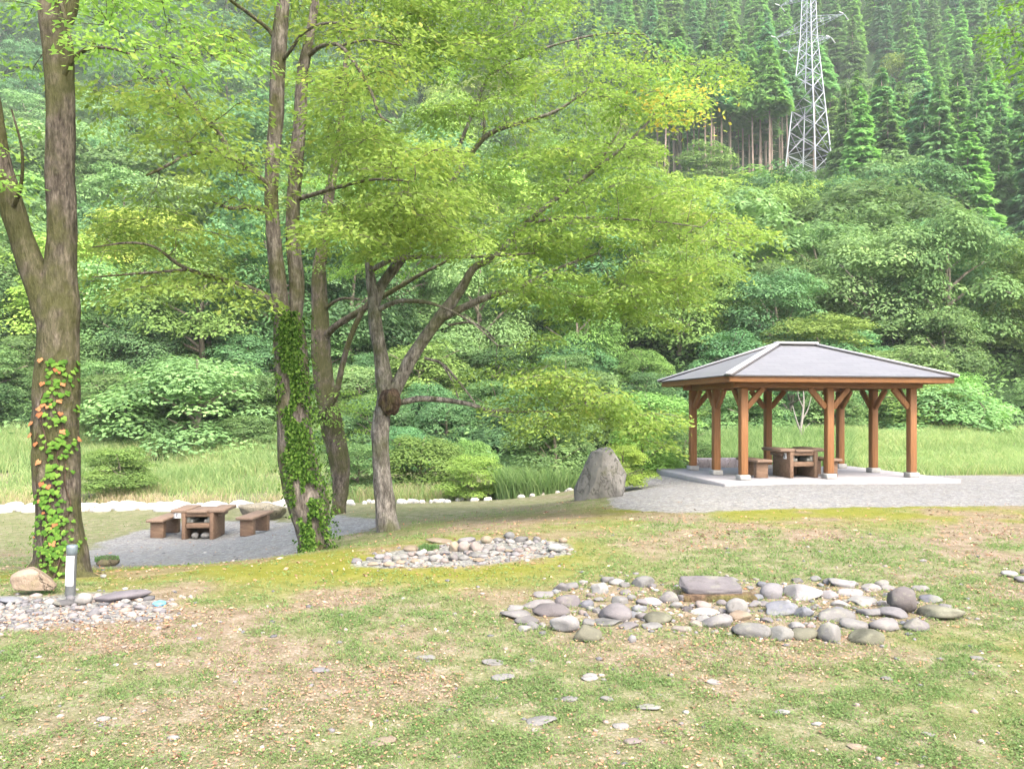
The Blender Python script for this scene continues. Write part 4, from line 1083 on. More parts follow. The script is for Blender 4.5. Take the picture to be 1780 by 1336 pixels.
# --- the vines
def trunk_frame(lst, d):
    a = np.array(lst, float)
    def f(py):
        return np.interp(py, a[:, 1], a[:, 0]), np.interp(py, a[:, 1], a[:, 2])/2
    return f
f1 = trunk_frame([(100, 560, 78), (98, 660, 80), (97, 740, 84), (99, 820, 84), (103, 900, 86), (106, 960, 98), (105, 1000, 118)], d1)
r = rngs(81)
mb = MB()
def vine_leaf(mb, c, n, s, v, r):
    """five pointed vine leaf hanging on the bark"""
    up = np.array([0, 0, 1.0]); n = n + np.array([0, 0, .55]); n /= np.linalg.norm(n)
    dn = -(up - n*np.dot(up, n)); dn /= np.linalg.norm(dn); sd = np.cross(n, dn)
    a = r.normal(0, .45); dn, sd = dn*math.cos(a)+sd*math.sin(a), sd*math.cos(a)-dn*math.sin(a)
    pts = [(-.45, 0), (-.75, .5), (-.1, .95), (.35, .55), (1.0, 0), (.35, -.55), (-.1, -.95), (-.75, -.5)]
    V = [c + n*.012] + [c + s*(dn*a_ + sd*b_) - n*.15*s*abs(b_) for a_, b_ in pts]
    mb.add(V, [[0, k+1, (k+1) % 8+1] for k in range(8)], v)
for i in range(350):
    if i < 225:
        py = r.uniform(628, 965); off = np.clip(r.normal(.38 + .25*math.sin(py/37), .3), -.85, 1.02); s = r.uniform(.018, .044)
        if py < 690: off = np.clip(r.normal(.55, .22), -.2, 1.0)
    else:
        py = r.uniform(890, 1005); off = np.clip(r.normal(.1, .45), -.95, .95); s = r.uniform(.015, .032)
    cx_, rad = f1(py); an = math.asin(np.clip(off, -1, 1))
    n = np.array([math.sin(an), -math.cos(an), 0]); c = P(cx_, py, d1) + n*rad*d1/FPX*.97
    v = r.uniform(.88, 1.0) if (r.random() < .035) else r.uniform(.25, .84)
    vine_leaf(mb, c, n, s, v, r)
for (x, y) in ((92, 628), (96, 668), (70, 755), (72, 735), (84, 770), (98, 704), (92, 720), (90, 800), (118, 905)):
    cx_, rad = f1(y); off = np.clip((x-cx_)/rad, -1, 1); an = math.asin(off)
    n = np.array([math.sin(an), -math.cos(an), 0]); c = P(cx_, y, d1) + n*rad*d1/FPX*.98
    vine_leaf(mb, c, n, r.uniform(.034, .046), r.uniform(.88, 1), r)
vine = obj("climbing_vine", mb.mesh("climbing_vine", M_IVY), None, color=(1, 1, 1))
mb = MB()
for k in range(4):
    o0 = [.1, .45, -.2, .6][k]; rows = np.linspace(1000, [650, 632, 750, 800][k], 26); V = []
    for q_ in rows:
        cx_, rad = f1(q_); an = math.asin(np.clip(o0 + .22*math.sin(q_/41+k*2) + .08*math.sin(q_/13+k), -.95, .95)); V.append(P(cx_, q_, d1) + np.array([math.sin(an), -math.cos(an), 0])*rad*d1/FPX*.90)
    tube(mb, V, np.linspace(.013, .005, 26), 6, .1, k)
obj("stem", mb.mesh("stem", M_BURL, True), vine)
tag(vine, "vine of bright green and orange red leaves climbing the tree behind the bollard", "vine")
f2 = trunk_frame([(500, 555, 62), (507, 630, 66), (510, 690, 67), (513, 750, 70), (519, 800, 76), (529, 850, 81), (538, 890, 77), (543, 925, 68), (545, 958, 66)], d2)
mb = MB(); n = 7600; r = rngs(82)
py = r.uniform(545, 955, n); off = np.clip(r.normal(.28, .42, n), -.98, 1.0)
keep = fbm(py/40., off*2.2+5, seed=5, oct=3) > .44 - .12*(off > .15); py, off = py[keep], off[keep]; n = len(py)
cx_, rad = f2(py); an = np.arcsin(off)
nn = np.stack([np.sin(an), -np.cos(an), 0*an], 1)
c = np.stack([(cx_-CX)/FPX*d2, np.full(n, d2), EYE-(py-HY)/FPX*d2], 1) + nn*(rad*d2/FPX*.90 + r.uniform(0, .07, n)*(1+(off > .4)))[:, None]
leaves(mb, c, np.stack([r.normal(0, .6, n), r.normal(0, .6, n), -np.ones(n)*.8], 1)+nn*.3, nn+np.stack([r.normal(0, .4, n), r.normal(0, .4, n), .5+r.normal(0, .4, n)], 1), r.uniform(.016, .032, n), r.uniform(.010, .02, n), r.uniform(0, 1, n))
ivy = obj("ivy", mb.mesh("ivy", M_MOSSLEAF), None, color=(1, 1, 1))
tag(ivy, "dense small leaved ivy wrapping the trunk of the twin stemmed tree", "ivy")

# ------------------------------------------------------------------ forest: crown shapes
def broad_crown(seed, n_lobes, n_leaf, size, flat=1.0, droop=.2, spread=1.0, low=False):
    """unit broadleaf crown: base z 0, top about z 1, radius about .5; foliage held in lobes with gaps between"""
    r = rngs(seed); mb = MB()
    for k in range(n_lobes):
        t = (k+.5)/n_lobes
        zc = .16 + .72*r.random()**.85
        if low: zc = .03 + .80*r.random()**1.15
        rad = (.46*math.sqrt(max(.04, 1-(zc/.92)**2))*r.uniform(.45, 1.0)) if low else .42*math.sqrt(max(.05, 1-((zc-.42)/.56)**2))*r.uniform(.55, 1.05)*spread
        th = k*2.399 + r.normal(0, .4)
        c = np.array([rad*math.cos(th), rad*math.sin(th), zc])
        lr = r.uniform(.10, .20)*(1.1-.35*zc); n = int(n_leaf/n_lobes*(lr/.145)**2)
        d = unit(r.normal(0, 1, (n, 3))); d[:, 2] = np.abs(d[:, 2])*.95 - .25*(r.random(n) < .35)
        d = unit(d)
        rr = lr*(.55 + .5*r.random(n)**.6)
        p = c + d*rr[:, None]*np.array([1.25, 1.25, .62*flat])
        p[:, 2] -= droop*((p[:, 0]-c[0])**2+(p[:, 1]-c[1])**2)/lr*.6
        nn = unit(d + np.array([0, 0, .75]) + r.normal(0, .28, (n, 3)))
        dd = r.normal(0, 1, (n, 3)) + d*.5 - np.array([0, 0, .4])
        dd = dd - nn*(dd*nn).sum(1)[:, None]
        s = size*r.uniform(.6, 1.25, n)
        tone = r.uniform(0, .45)
        leaves(mb, p, dd, nn, s, s*.55, np.clip(tone + .5*r.random(n), 0, .999))
    return mb

def broad_trunk(seed, h=.45):
    r = rngs(seed); mb = MB()
    tube(mb, spline([(0, 0, -.12), (.01, 0, .1), (r.normal(0, .03), r.normal(0, .03), h), (r.normal(0, .05), r.normal(0, .05), .8)], 3)[:, :3], np.linspace(.030, .006, 10), 7, .1, seed)
    for k in range(6):
        a = k*1.05 + r.normal(0, .3); z0 = r.uniform(.15, .5)
        e = np.array([math.cos(a)*.36, math.sin(a)*.36, z0+r.uniform(.12, .3)])
        tube(mb, [(0, 0, z0), tuple(e*.5+np.array([0, 0, z0*.5+.02])), tuple(e)], [.013, .009, .003], 5, 0)
    return mb

def cedar_crown(seed, bare, n, rad=.125):
    """unit cedar: height 1, foliage from z=bare upward, drooping fans in irregular whorls"""
    r = rngs(seed); mb = MB()
    nb = 240
    per = n//nb
    for k in range(nb):
        z = bare + (1-bare)*(1-math.sqrt(r.random()))*.985 if k > 12 else 1-(1-bare)*.25*r.random()
        t = (1-z)/(1-bare)
        R = rad*(t**.72)*r.uniform(.65, 1.12) + .008
        th = r.uniform(0, 6.283)
        u = np.sqrt(r.random(per))*R; a = th + r.normal(0, .33, per)*(1.2-.5*u/R)
        x, y = u*np.cos(a), u*np.sin(a)
        zz = z - u*.35 + .10*np.abs(u/R)**2*R - np.abs(r.normal(0, .012, per))
        p = np.stack([x, y, zz], 1)
        nn = unit(np.stack([np.cos(a)*.7, np.sin(a)*.7, np.full(per, .8)], 1) + r.normal(0, .4, (per, 3)))
        dd = np.stack([np.cos(a), np.sin(a), np.full(per, -.55)], 1) + r.normal(0, .3, (per, 3))
        s = .023*r.uniform(.6, 1.3, per)*(.6+.6*t)
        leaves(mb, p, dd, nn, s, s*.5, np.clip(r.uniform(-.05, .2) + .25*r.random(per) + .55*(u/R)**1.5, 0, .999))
    return mb
def cedar_trunk(seed):
    mb = MB(); tube(mb, [(0, 0, -.08), (0, 0, .02), (.002, 0, .4), (0, .002, .8), (0, 0, .98)], [.011, .0085, .0065, .0035, .0006], 7, .05, seed)
    r = rngs(seed)
    for k in range(14):
        a = r.uniform(0, 6.28); z = r.uniform(.12, .6); L = r.uniform(.02, .055)
        tube(mb, [(0, 0, z), (L*math.cos(a), L*math.sin(a), z-.006)], [.0016, .0006], 3, 0, cap=False)
    return mb

BROAD = [broad_crown(1000+k, [46, 60, 52, 70, 40, 56][k], [6200, 7000, 6600, 7400, 5800, 6800][k], [.026, .024, .026, .023, .028, .024][k], [1, .8, 1.1, .9, 1, .7][k], [.2, .5, .3, .2, .6, .5][k]).mesh("crown", M_FOREST) for k in range(6)]
BROADFINE = [broad_crown(1100+k, [64, 74, 58][k], [19000, 20000, 18000][k], .0148, [.9, .7, 1][k], [.4, .6, .3][k]).mesh("crown", M_FOREST) for k in range(3)]
BUSH = [broad_crown(1150+k, [60, 72, 52][k], [18000, 19000, 17000][k], .0165, [.9, .7, 1][k], [.4, .7, .3][k], low=True).mesh("crown", M_FOREST) for k in range(3)]
BTRUNK = [broad_trunk(1200+k).mesh("trunk", M_FBARK, True) for k in range(4)]
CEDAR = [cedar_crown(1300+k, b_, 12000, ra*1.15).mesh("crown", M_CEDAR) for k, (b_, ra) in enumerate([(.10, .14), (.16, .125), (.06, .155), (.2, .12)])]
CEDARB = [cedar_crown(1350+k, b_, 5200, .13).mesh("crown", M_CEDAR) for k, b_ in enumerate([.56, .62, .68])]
CTRUNK = [cedar_trunk(1400+k).mesh("trunk", M_CBARK, True) for k in range(3)]

def joined(crown, trunk, name):
    """crown and trunk as one mesh, for trees too small in the picture to show parts"""
    import bmesh
    bm = bmesh.new(); bm.from_mesh(trunk); nt_ = len(bm.faces); bm.from_mesh(crown)
    bm.faces.ensure_lookup_table()
    for i, f in enumerate(bm.faces): f.material_index = 1 if i < nt_ else 0
    me = bpy.data.meshes.new(name); bm.to_mesh(me); bm.free()
    me.materials.append(crown.materials[0]); me.materials.append(trunk.materials[0])
    return me

TINTS = {"yellow green": (1.75, 1.45, .85), "fresh green": (1.25, 1.25, .95), "mid green": (1.0, 1.0, 1.0), "blue green": (.82, .97, 1.12), "dark green": (.62, .72, .75), "pale green": (1.35, 1.32, 1.35)}
def put_tree(name, x, y, H, Wd, crown, trunk, tint, label, cat, group, r, parts=True, dz=0.0, lean=.04):
    z = gz1(x, y) + dz
    rz = r.uniform(0, 6.28)
    c = tuple(np.array(TINTS[tint])*r.uniform(.88, 1.14))
    if parts:
        root = empty(name, (x, y, z), rz, label, cat, group)
        root.scale = (Wd, Wd, H)
        root.rotation_euler = (r.normal(0, lean), r.normal(0, lean), rz)
        obj("trunk", trunk, root); obj("crown", crown, root, color=c)
    else:
        o = obj(name, crown, None, (x, y, z), c); o.scale = (Wd, Wd, H); o.rotation_euler = (r.normal(0, lean), r.normal(0, lean), rz)
        tag(o, label, cat, group)

def px_of(x, y, z=0):
    return CX + x/y*FPX, HY - (z-EYE)/y*FPX

def scatter(r, d0, d1, sp, margin=.12, ylog=True):
    """points in the view wedge between two distances, no two closer than sp(d)"""
    pts = []; cell = {}
    area = .66*(1+margin)*(d1*d1-d0*d0); n = int(area/(sp((d0+d1)/2)**2)*9)
    for _ in range(n):
        d = math.sqrt(r.uniform(d0*d0, d1*d1)); x = r.uniform(-1, 1)*.66*(1+margin)*d; s = sp(d)
        k = (int(x//8), int(d//8)); ok = True
        for a in (-1, 0, 1):
            for b in (-1, 0, 1):
                for (u, v) in cell.get((k[0]+a, k[1]+b), ()):
                    if (u-x)**2+(v-d)**2 < s*s: ok = False; break
                if not ok: break
            if not ok: break
        if ok:
            cell.setdefault(k, []).append((x, d)); pts.append((x, d))
    return pts

def where_text(px):
    return ("behind the vine tree" if px < 170 else "between vine tree and twin stems" if px < 460 else "behind the twin stemmed tree" if px < 760
            else "between burl tree and pavilion" if px < 1150 else "above the pavilion" if px < 1500 else "under the overhanging boughs")

r = rngs(2024)
# --- near bank: bushes and small trees at the foot of the slope
near_pts = scatter(r, 31, 46, lambda d: 2.5 + (d-31)*.06)
for i, (x, d) in enumerate(near_pts):
    px, _ = px_of(x, d)
    if (d < 36.5 and px < 480) or (d < 33.5 and px > 1440): continue
    if 1655 < px < 1790 and d > 35: continue
    t = ["mid green", "blue green", "fresh green", "pale green", "dark green", "blue green", "mid green"][int(r.integers(7))]
    H = r.uniform(2.2, 4.4)*(.7+.02*(d-31)*1.6); Wd = H*r.uniform(1.05, 1.6)
    put_tree("bush", x, d, H, Wd, BUSH[i % 3], BTRUNK[i % 4], t, f"{t} leafy bush at the foot of the slope {where_text(px)}", "bush", f"{t} bushes {where_text(px)}", r, True, -.35)
# --- lower slope: broadleaf trees with visible crowns
for i, (x, d) in enumerate(scatter(r, 46, 84, lambda d: 4.1 + (d-46)*.03)):
    px, _ = px_of(x, d)
    t = ["mid green", "fresh green", "blue green", "dark green", "pale green", "mid green", "yellow green"][int(r.integers(7))]
    H = r.uniform(6, 10.5); Wd = H*r.uniform(.75, 1.15)
    if abs(x-31) < 11 and 60 < d < 76: continue
    if px > 1570 and d > 56:
        H = min(H, EYE - (r.uniform(410, 460)-HY)/FPX*d - gz1(x, d)); Wd = H*1.1
        if H < 2.5: continue
    put_tree("broadleaf_tree", x, d, H, Wd, BROADFINE[i % 3] if d < 58 else BROAD[i % 6], BTRUNK[i % 4], t, f"{t} broadleaf tree on the lower slope {where_text(px)}", "tree", f"{t} lower slope trees {where_text(px)}", r, True, -.4)
# --- upper slope broadleaf woods, to the pylon's side away from the cedars and in a few pockets among them
JB = [joined(BROAD[k], BTRUNK[k % 4], "broadleaf_tree") for k in range(6)]
n_up = 0
for i, (x, d) in enumerate(scatter(r, 84, 250, lambda d: 5.6 + (d-84)*.022, .06)):
    px, _ = px_of(x, d)
    edge = 1130 + 40*math.sin(d/17)
    cedar_land = px > edge and d > (122 if px < 1460 else 82 + 18*vnoise(np.array([px/90.]), np.array([d/30.]), seed=4)[0])
    if cedar_land and not (1440 < px < 1590 and 150 < d < 172 and r.random() < .8): continue
    t = ["mid green", "fresh green", "blue green", "dark green", "pale green", "mid green", "yellow green"][int(r.integers(7))] if px > 500 else ["mid green", "blue green", "blue green", "pale green"][int(r.integers(4))]
    H = r.uniform(8, 12.5); Wd = H*r.uniform(.85, 1.15)
    if 1090 < px < 1500 and d < 140:
        top = EYE - (r.uniform(292, 318)-HY)/FPX*d - gz1(x, d) + .6
        if top < 2.5: continue
        H = min(H, top); Wd = min(Wd, H*1.6)
    put_tree("broadleaf_tree", x, d, H, Wd, JB[i % 6], None, t, f"{t} rounded tree high on the mountainside {where_text(px)}", "tree", f"{t} high trees {where_text(px)}", r, False, -.6)
    n_up += 1
# --- cedars
JC = [joined(CEDAR[k], CTRUNK[k % 3], "cedar_tree") for k in range(4)]
cp = scatter(r, 80, 300, lambda d: 4.1 + (d-80)*.017, .06)
cp = sorted(cp, key=lambda p: p[1])
far_stuff = []
n_ced = 0
for i, (x, d) in enumerate(cp):
    px, _ = px_of(x, d)
    edge = 1130 + 40*math.sin(d/17)
    lim = 122 if px < 1460 else 82 + 18*vnoise(np.array([px/90.]), np.array([d/30.]), seed=4)[0]
    if px < edge - 15 and d < 180: continue
    if px < 900 and d < 250 or px < 500: continue
    if 1130 < px < 1385 and d < 138: continue
    if d < lim or (1345 < px < 1468 and d < 139): continue
    if 1440 < px < 1590 and 150 < d < 172: continue
    bare = px < 1420 and d < 150
    side = "in the bare trunked stand before the pylon" if bare else ("on the steep slope behind the pylon" if px < 1440 else "on the slope between the pylon and the overhanging tree" if px < 1640 else "on the slope under the overhanging boughs")
    H = r.uniform(14, 20) if not bare else r.uniform(24, 28); Wd = H*r.uniform(1.0, 1.35)
    t = ["mid green", "fresh green", "mid green", "blue green", "fresh green"][int(r.integers(5))]
    if n_ced < 262:
        if bare or d < 125:
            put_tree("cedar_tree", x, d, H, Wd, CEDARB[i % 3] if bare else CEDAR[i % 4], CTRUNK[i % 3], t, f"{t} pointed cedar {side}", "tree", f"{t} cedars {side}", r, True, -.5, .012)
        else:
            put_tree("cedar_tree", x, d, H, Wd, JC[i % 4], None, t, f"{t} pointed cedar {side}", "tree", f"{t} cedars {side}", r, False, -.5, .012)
        n_ced += 1
    else:
        far_stuff.append((x, d, H, Wd, i % 4))
n_all = sum(1 for o in COL.objects if o.name.startswith("broadleaf_tree")); print("all broad", n_all, "upper trees", n_up, "cedars", n_ced, "far", len(far_stuff), "near", len(near_pts))
rb_ = rngs(640)
for i in range(27):
    px = 1138 + 236*(i+rb_.uniform(0, 1))/27; d = rb_.uniform(122, 137)
    if px > 1352: d = rb_.uniform(137, 143)
    x = (px-CX)/FPX*d; H = rb_.uniform(21, 27); Wd = H*rb_.uniform(.85, 1.15)
    put_tree("cedar_tree", x, d, H, Wd, CEDARB[i % 3], CTRUNK[i % 3], ["mid green", "fresh green", "blue green"][i % 3], f"{['mid green', 'fresh green', 'blue green'][i % 3]} topped cedar with a long bare pinkish trunk by the pylon", "tree", f"{['mid green', 'fresh green', 'blue green'][i % 3]} bare trunked cedars by the pylon", rb_, True, -.5, .010)
# farther cedars, one mass
src = []
for k in range(4):
    me = CEDAR[k]; n = len(me.vertices); co = np.empty(n*3, np.float32); me.vertices.foreach_get("co", co); co = co.reshape(-1, 4, 3)
    v = np.empty(len(me.polygons), np.float32); me.attributes["v"].data.foreach_get("value", v)
    src.append((co, v))
mb = MB()
for (x, d, H, Wd, k) in far_stuff[:520]:
    co, v = src[k]
    sel = rngs(int(abs(x*100)+d)).random(len(co)) < .32
    c = co[sel]; cen = c.mean(1, keepdims=True); c = cen + (c-cen)*1.7
    a = r.uniform(0, 6.28); ca, sa = math.cos(a), math.sin(a)
    q = c.reshape(-1, 3)*np.array([Wd, Wd, H]); q = np.stack([q[:, 0]*ca-q[:, 1]*sa, q[:, 0]*sa+q[:, 1]*ca, q[:, 2]], 1) + np.array([x, d, gz1(x, d)-.5])
    mb.add(q, np.arange(len(q)).reshape(-1, 4), np.clip(v[sel]*.8+r.uniform(-.1, .25), 0, .999))
if far_stuff:
    tag(obj("distant_forest", mb.mesh("distant_forest", M_CEDAR), None, color=(1, 1, 1)), "mass of small far cedars along the top of the mountainside", "forest", kind="stuff")

# --- single trees and bushes one can point to
def special(name, px, py_base, py_top, wpx, d, tint, label, cat="tree", fine=True, k=0, color=None):
    s = d/FPX
    x = (px-CX)*s; zb = EYE-(py_base-HY)*s; H = (py_base-py_top)*s*1.04; Wd = wpx*s*1.05
    rr = rngs(int(px*7+d))
    root = empty(name, (x, d, zb), rr.uniform(0, 6.28), label, cat); root.scale = (Wd, Wd, H)
    obj("trunk", BTRUNK[k % 4], root); obj("crown", (BUSH if cat == "bush" else BROADFINE if fine else BROAD)[k % 3], root, color=color or TINTS[tint])
special("broadleaf_tree", 1490, 560, 315, 330, 70, "mid green", "huge rounded broadleaf tree standing above the pavilion roof, below the cedars", k=1)
special("broadleaf_tree", 1330, 545, 322, 240, 74, "fresh green", "tall bright green broadleaf tree just below the foot of the pylon", k=0)
special("broadleaf_tree", 1250, 600, 400, 230, 62, "fresh green", "bright green tree crown showing past the tip of the burl tree's boughs", k=2)
special("broadleaf_tree", 1225, 330, 250, 100, 121, "fresh green", "small round tree in front of the bare cedar trunks", k=2, fine=False)
special("broadleaf_tree", 1420, 660, 545, 190, 44, "fresh green", "light green tree crown directly behind the pavilion ridge", k=0, color=(1.4, 1.3, .95))
special("bush", 335, 790, 592, 290, 35, "pale green", "wide pale green mound of vines behind the open-air barbecue place", "bush", k=1)
special("bush", 235, 740, 640, 200, 37, "mid green", "lower green mound of vines sloping down to the reeds", "bush", k=2)
special("bush", 820, 862, 782, 108, 24.5, "yellow green", "round yellow green bush by the river rocks near the reed clump", "bush", k=2, color=(1.75, 1.65, 1.1))
special("bush", 1118, 835, 705, 128, 21.5, "yellow green", "yellow green bush touched with orange beside the upright boulder", "bush", k=0, color=(1.6, 1.5, .95))
special("bush", 1085, 845, 765, 90, 18.5, "yellow green", "low bush with orange tinged leaves right behind the upright boulder", "bush", k=2, color=(1.75, 1.35, .8))
special("bush", 960, 850, 700, 190, 26, "mid green", "dense green bush behind the reed clump by the river", "bush", k=0)
special("bush", 735, 860, 740, 170, 27, "fresh green", "leafy green bush behind the burl tree on the river bank", "bush", k=1)
special("bush", 620, 850, 760, 120, 26, "mid green", "green bush showing between the leaning tree and the burl tree", "bush", k=2)
special("bush", 205, 850, 768, 120, 26, "fresh green", "small dark hearted bush among the reeds beyond the vine tree", "bush", k=0)
special("bush", 425, 780, 715, 110, 34, "mid green", "green bush at the back of the reeds beside the ivy trunk", "bush", k=0)
special("bush", 1190, 815, 730, 110, 23.5, "mid green", "dark green bush behind the stone block and the pavilion posts", "bush", k=2)
special("bush", 1640, 790, 650, 230, 33, "pale green", "pale green bush spreading behind the far end of the pavilion", "bush", k=1)
# bare pale tree behind the pavilion
bd = P(1392, 790, 29.0); bd[2] = gz1(bd[0], bd[1])
dt = empty("dead_tree", bd, 0, "leafless bleached tree standing behind the pavilion", "tree")
mb = MB()
def dl(pts): 
    q = spline(np.array([[*P(a, b, 29.0), w_] for a, b, w_ in pts]), 4); tube(mb, q[:, :3]-bd, q[:, 3], 6, .08, 3)
dl([(1390, 800, .06), (1390, 760, .055), (1394, 730, .045), (1397, 700, .03), (1396, 672, .012)])
dl([(1391, 750, .03), (1383, 725, .025), (1378, 705, .012)]); dl([(1394, 730, .03), (1404, 712, .02), (1410, 690, .010)]); dl([(1396, 708, .02), (1388, 690, .015), (1387, 676, .008)]); dl([(1390, 765, .025), (1399, 745, .018), (1408, 735, .008)])
obj("trunk", mb.mesh("trunk", simple("bleached_wood", (.22, .205, .185), .9), True), dt)
# pale leaning stems in the dark gaps of the bank
for k, (pts, lab) in enumerate([([(1690, 790, .05), (1700, 740, .045), (1712, 715, .04), (1700, 695, .02)], "curving bare stem in the dark gap of the bank under the overhanging boughs")]):
    b0 = P(pts[0][0], pts[0][1]+40, 31.5); b0[2] = gz1(b0[0], b0[1])
    q = spline(np.vstack([[*b0, pts[0][2]*1.1], *[[*P(a, b, 31.5), w_] for a, b, w_ in pts]]), 4)
    mb = MB(); tube(mb, q[:, :3]-b0, q[:, 3], 7, .1, 5)
    st_ = empty("bare_stem", b0, 0, lab, "dead tree"); obj("trunk", mb.mesh("trunk", M_FBARK, True), st_)

# ------------------------------------------------------------------ pylon
pyb = P(1406, 312, 135.0); pyb[2] = gz1(pyb[0], pyb[1])
PY = empty("pylon", pyb, 0, "tall galvanised lattice power pylon rising out of the cedars", "pylon")
PZ = EYE-(305-HY)/FPX*135 - pyb[2]                   # height of the photo's visible foot over the ground
def half(z):                                         # half diagonal of the tower at height z above the foot row
    return np.interp(z, [-6, 0, 24, 31, 48, 55], [4.6, 4.1, 1.45, 1.15, .7, .05])
ANG = [RAD(a) for a in (-96, -6, 84, 174)]
def corner(i, z):
    h = half(z); return np.array([h*math.cos(ANG[i % 4]), h*math.sin(ANG[i % 4]), z+PZ])
levels = [-6, -.2, 3.6, 7.6, 11.2, 14.4, 17.2, 19.7, 22, 24, 25.8, 27.4, 29, 30.6, 33.5, 37, 41, 45, 49]
for i in range(4):
    mb = MB(); zz = levels + [54]
    tube(mb, [corner(i, z) for z in zz], [.13 if z < 10 else .10 if z < 25 else .075 for z in zz], 6, 0); obj("leg", mb.mesh("leg", M_STEEL), PY)
for i in range(4):
    mb = MB()
    for a, b in zip(levels[1:-1], levels[2:]):
        p, q, s, t = corner(i, a), corner(i+1, a), corner(i, b), corner(i+1, b)
        w_ = .055 if a < 20 else .042
        tube(mb, [p, t], [w_, w_], 5, 0, cap=False); tube(mb, [q, s], [w_, w_], 5, 0, cap=False)
        if a in (-.2, 7.6, 14.4, 22, 27.4, 30.6): tube(mb, [s, t], [w_, w_], 5, 0, cap=False)
        if a < 20:
            m_ = (p+t+q+s)/4; tube(mb, [(p+s)/2, m_], [.034, .034], 4, 0, cap=False); tube(mb, [(q+t)/2, m_], [.034, .034], 4, 0, cap=False)
    p, q = corner(i, -.2), corner(i+1, -.2); tube(mb, [p, q], [.08, .08], 5, 0, cap=False)
    obj("bracing", mb.mesh("bracing", M_STEEL), PY)
ad = unit(np.array([[.72, -.70, 0]]))[0]; an_ = np.array([-ad[1], ad[0], 0])
for (z, L) in ((22.4, 3.8), (25.6, 6.0), (31, 5.2), (36, 5.6), (41, 5.0)):
    for sg in (-1, 1):
        mb = MB(); h = half(z); tip = ad*sg*L + np.array([0, 0, z+PZ+.3])
        roots = [ad*sg*h*.5 + an_*s*h*.6 + np.array([0, 0, z+PZ+dz]) for s in (-1, 1) for dz in (0, 1.5)]
        for q in roots: tube(mb, [q, tip], [.048, .036], 5, 0, cap=False)
        for f_ in (.3, .55, .78):
            pts = [q+(tip-q)*f_ for q in roots]
            for a, b in ((0, 1), (0, 2), (1, 3), (2, 3), (0, 3)): tube(mb, [pts[a], pts[b]], [.026, .026], 4, 0, cap=False)
        arm = obj("cross_arm", mb.mesh("cross_arm", M_STEEL), PY)
        mb = MB()
        for s in (-1, 1):
            q0 = tip + an_*s*.25; q1 = tip + an_*s*1.9 - np.array([0, 0, .35])
            n = 12; tube(mb, [q0+(q1-q0)*k/n for k in range(n+1)], [.10 if k % 2 else .06 for k in range(n+1)], 8, 0)
        obj("insulator", mb.mesh("insulator", M_INSUL), arm)

# ------------------------------------------------------------------ lawn blades, weeds, dry leaves, pebbles
r = rngs(3001)
def lawn_points(n, row0=862, row1=1345, x0=-40, x1=1820, power=1.0):
    row = row0 + (row1-row0)*r.random(n)**(1/power); px = r.uniform(x0, x1, n)
    d = (EYE*FPX)/(row-HY)
    x = (px-CX)/FPX*d
    z = gz(x, d)
    for _ in range(3):                                  # settle the ray on the real ground
        d = np.clip((EYE-z)*FPX/(row-HY), 2.5, 40); x = (px-CX)/FPX*d; z = gz(x, d)
    return x, d, z
def blades(mb, x, y, z, h, wd, v, bend=.5, segs=1, lean=None):
    n = len(x); a = r.uniform(0, 6.283, n); b = r.uniform(0, 6.283, n) if lean is None else lean
    dx, dy = np.cos(a)*wd, np.sin(a)*wd
    bx, by = np.cos(b)*h*bend*r.uniform(.3, 1.2, n), np.sin(b)*h*bend*r.uniform(.3, 1.2, n)
    p = np.stack([x, y, z], 1); s = np.stack([dx, dy, 0*dx], 1); t = np.stack([bx, by, h], 1)
    if segs == 1:
        V = np.stack([p-s, p+s, p+t], 1); mb.add(V.reshape(-1, 3), np.arange(3*n).reshape(n, 3), v)
    else:
        m1 = p + t*np.array([.22, .22, .5]); tip = p + t*np.array([1, 1, .93])
        m2 = p + t*np.array([.55, .55, .82])
        V = np.stack([p-s, p+s, m1+s*.9, m1-s*.9, m2+s*.6, m2-s*.6, tip], 1).reshape(-1, 3); i = np.arange(n)[:, None]*7
        mb.add(V, np.concatenate([i+[0, 1, 2, 3], i+[3, 2, 4, 5]]), np.concatenate([v, v])); mb.add(V, i+[5, 4, 6], v)

x, y, z = lawn_points(330000)
gm = np.maximum(gravel_mask(x, y), pebble_mask(x, y)); lm = litter_mask(x, y); mm = moss_mask(x, y)
cl = fbm(x*4.5, y*4.5, seed=61, oct=4); fine = fbm(x*9, y*9, seed=66, oct=2)
keep = (gm < .35) & (r.random(len(x)) < np.clip(.18 + (cl-.42)*1.3 + (fine-.45)*2.2, .06, .7)*(1-.75*lm)*(1-.5*mm)) & (y < 16)
x, y, z, cl, lm, mm, fine = (q[keep] for q in (x, y, z, cl, lm, mm, fine))
n = len(x); sc = np.clip(y/4.5, .8, 2.4)
v = np.clip(.10 + .30*r.random(n) + .55*(fbm(x*1.3+3, y*1.3+1, seed=31, oct=4)-.40) + .5*(.5-cl) + .22*mm + .35*lm*r.random(n) + .5*(r.random(n) < .10), 0, .999)
mb = MB(); blades(mb, x, y, z-.004, r.uniform(.010, .034, n)*np.clip(sc, .8, 1.5)*(1-.55*mm)*(.6+.9*np.clip(cl, 0, 1)), .0030*sc, v, 1.2)
x, y, z = lawn_points(150000, 900)
cl = fbm(x*4.5, y*4.5, seed=61, oct=4)
keep = (np.maximum(gravel_mask(x, y), pebble_mask(x, y)) < .3) & (r.random(len(x)) < np.clip((cl-.42)*2 + .12 + (fbm(x*11, y*11, seed=67, oct=2)-.5)*2, .03, 1)*(1-.8*litter_mask(x, y))*(1-.7*moss_mask(x, y)))
x, y, z, cl = x[keep], y[keep], z[keep], cl[keep]; n = len(x); sc = np.clip(y/4.5, .8, 2.2)
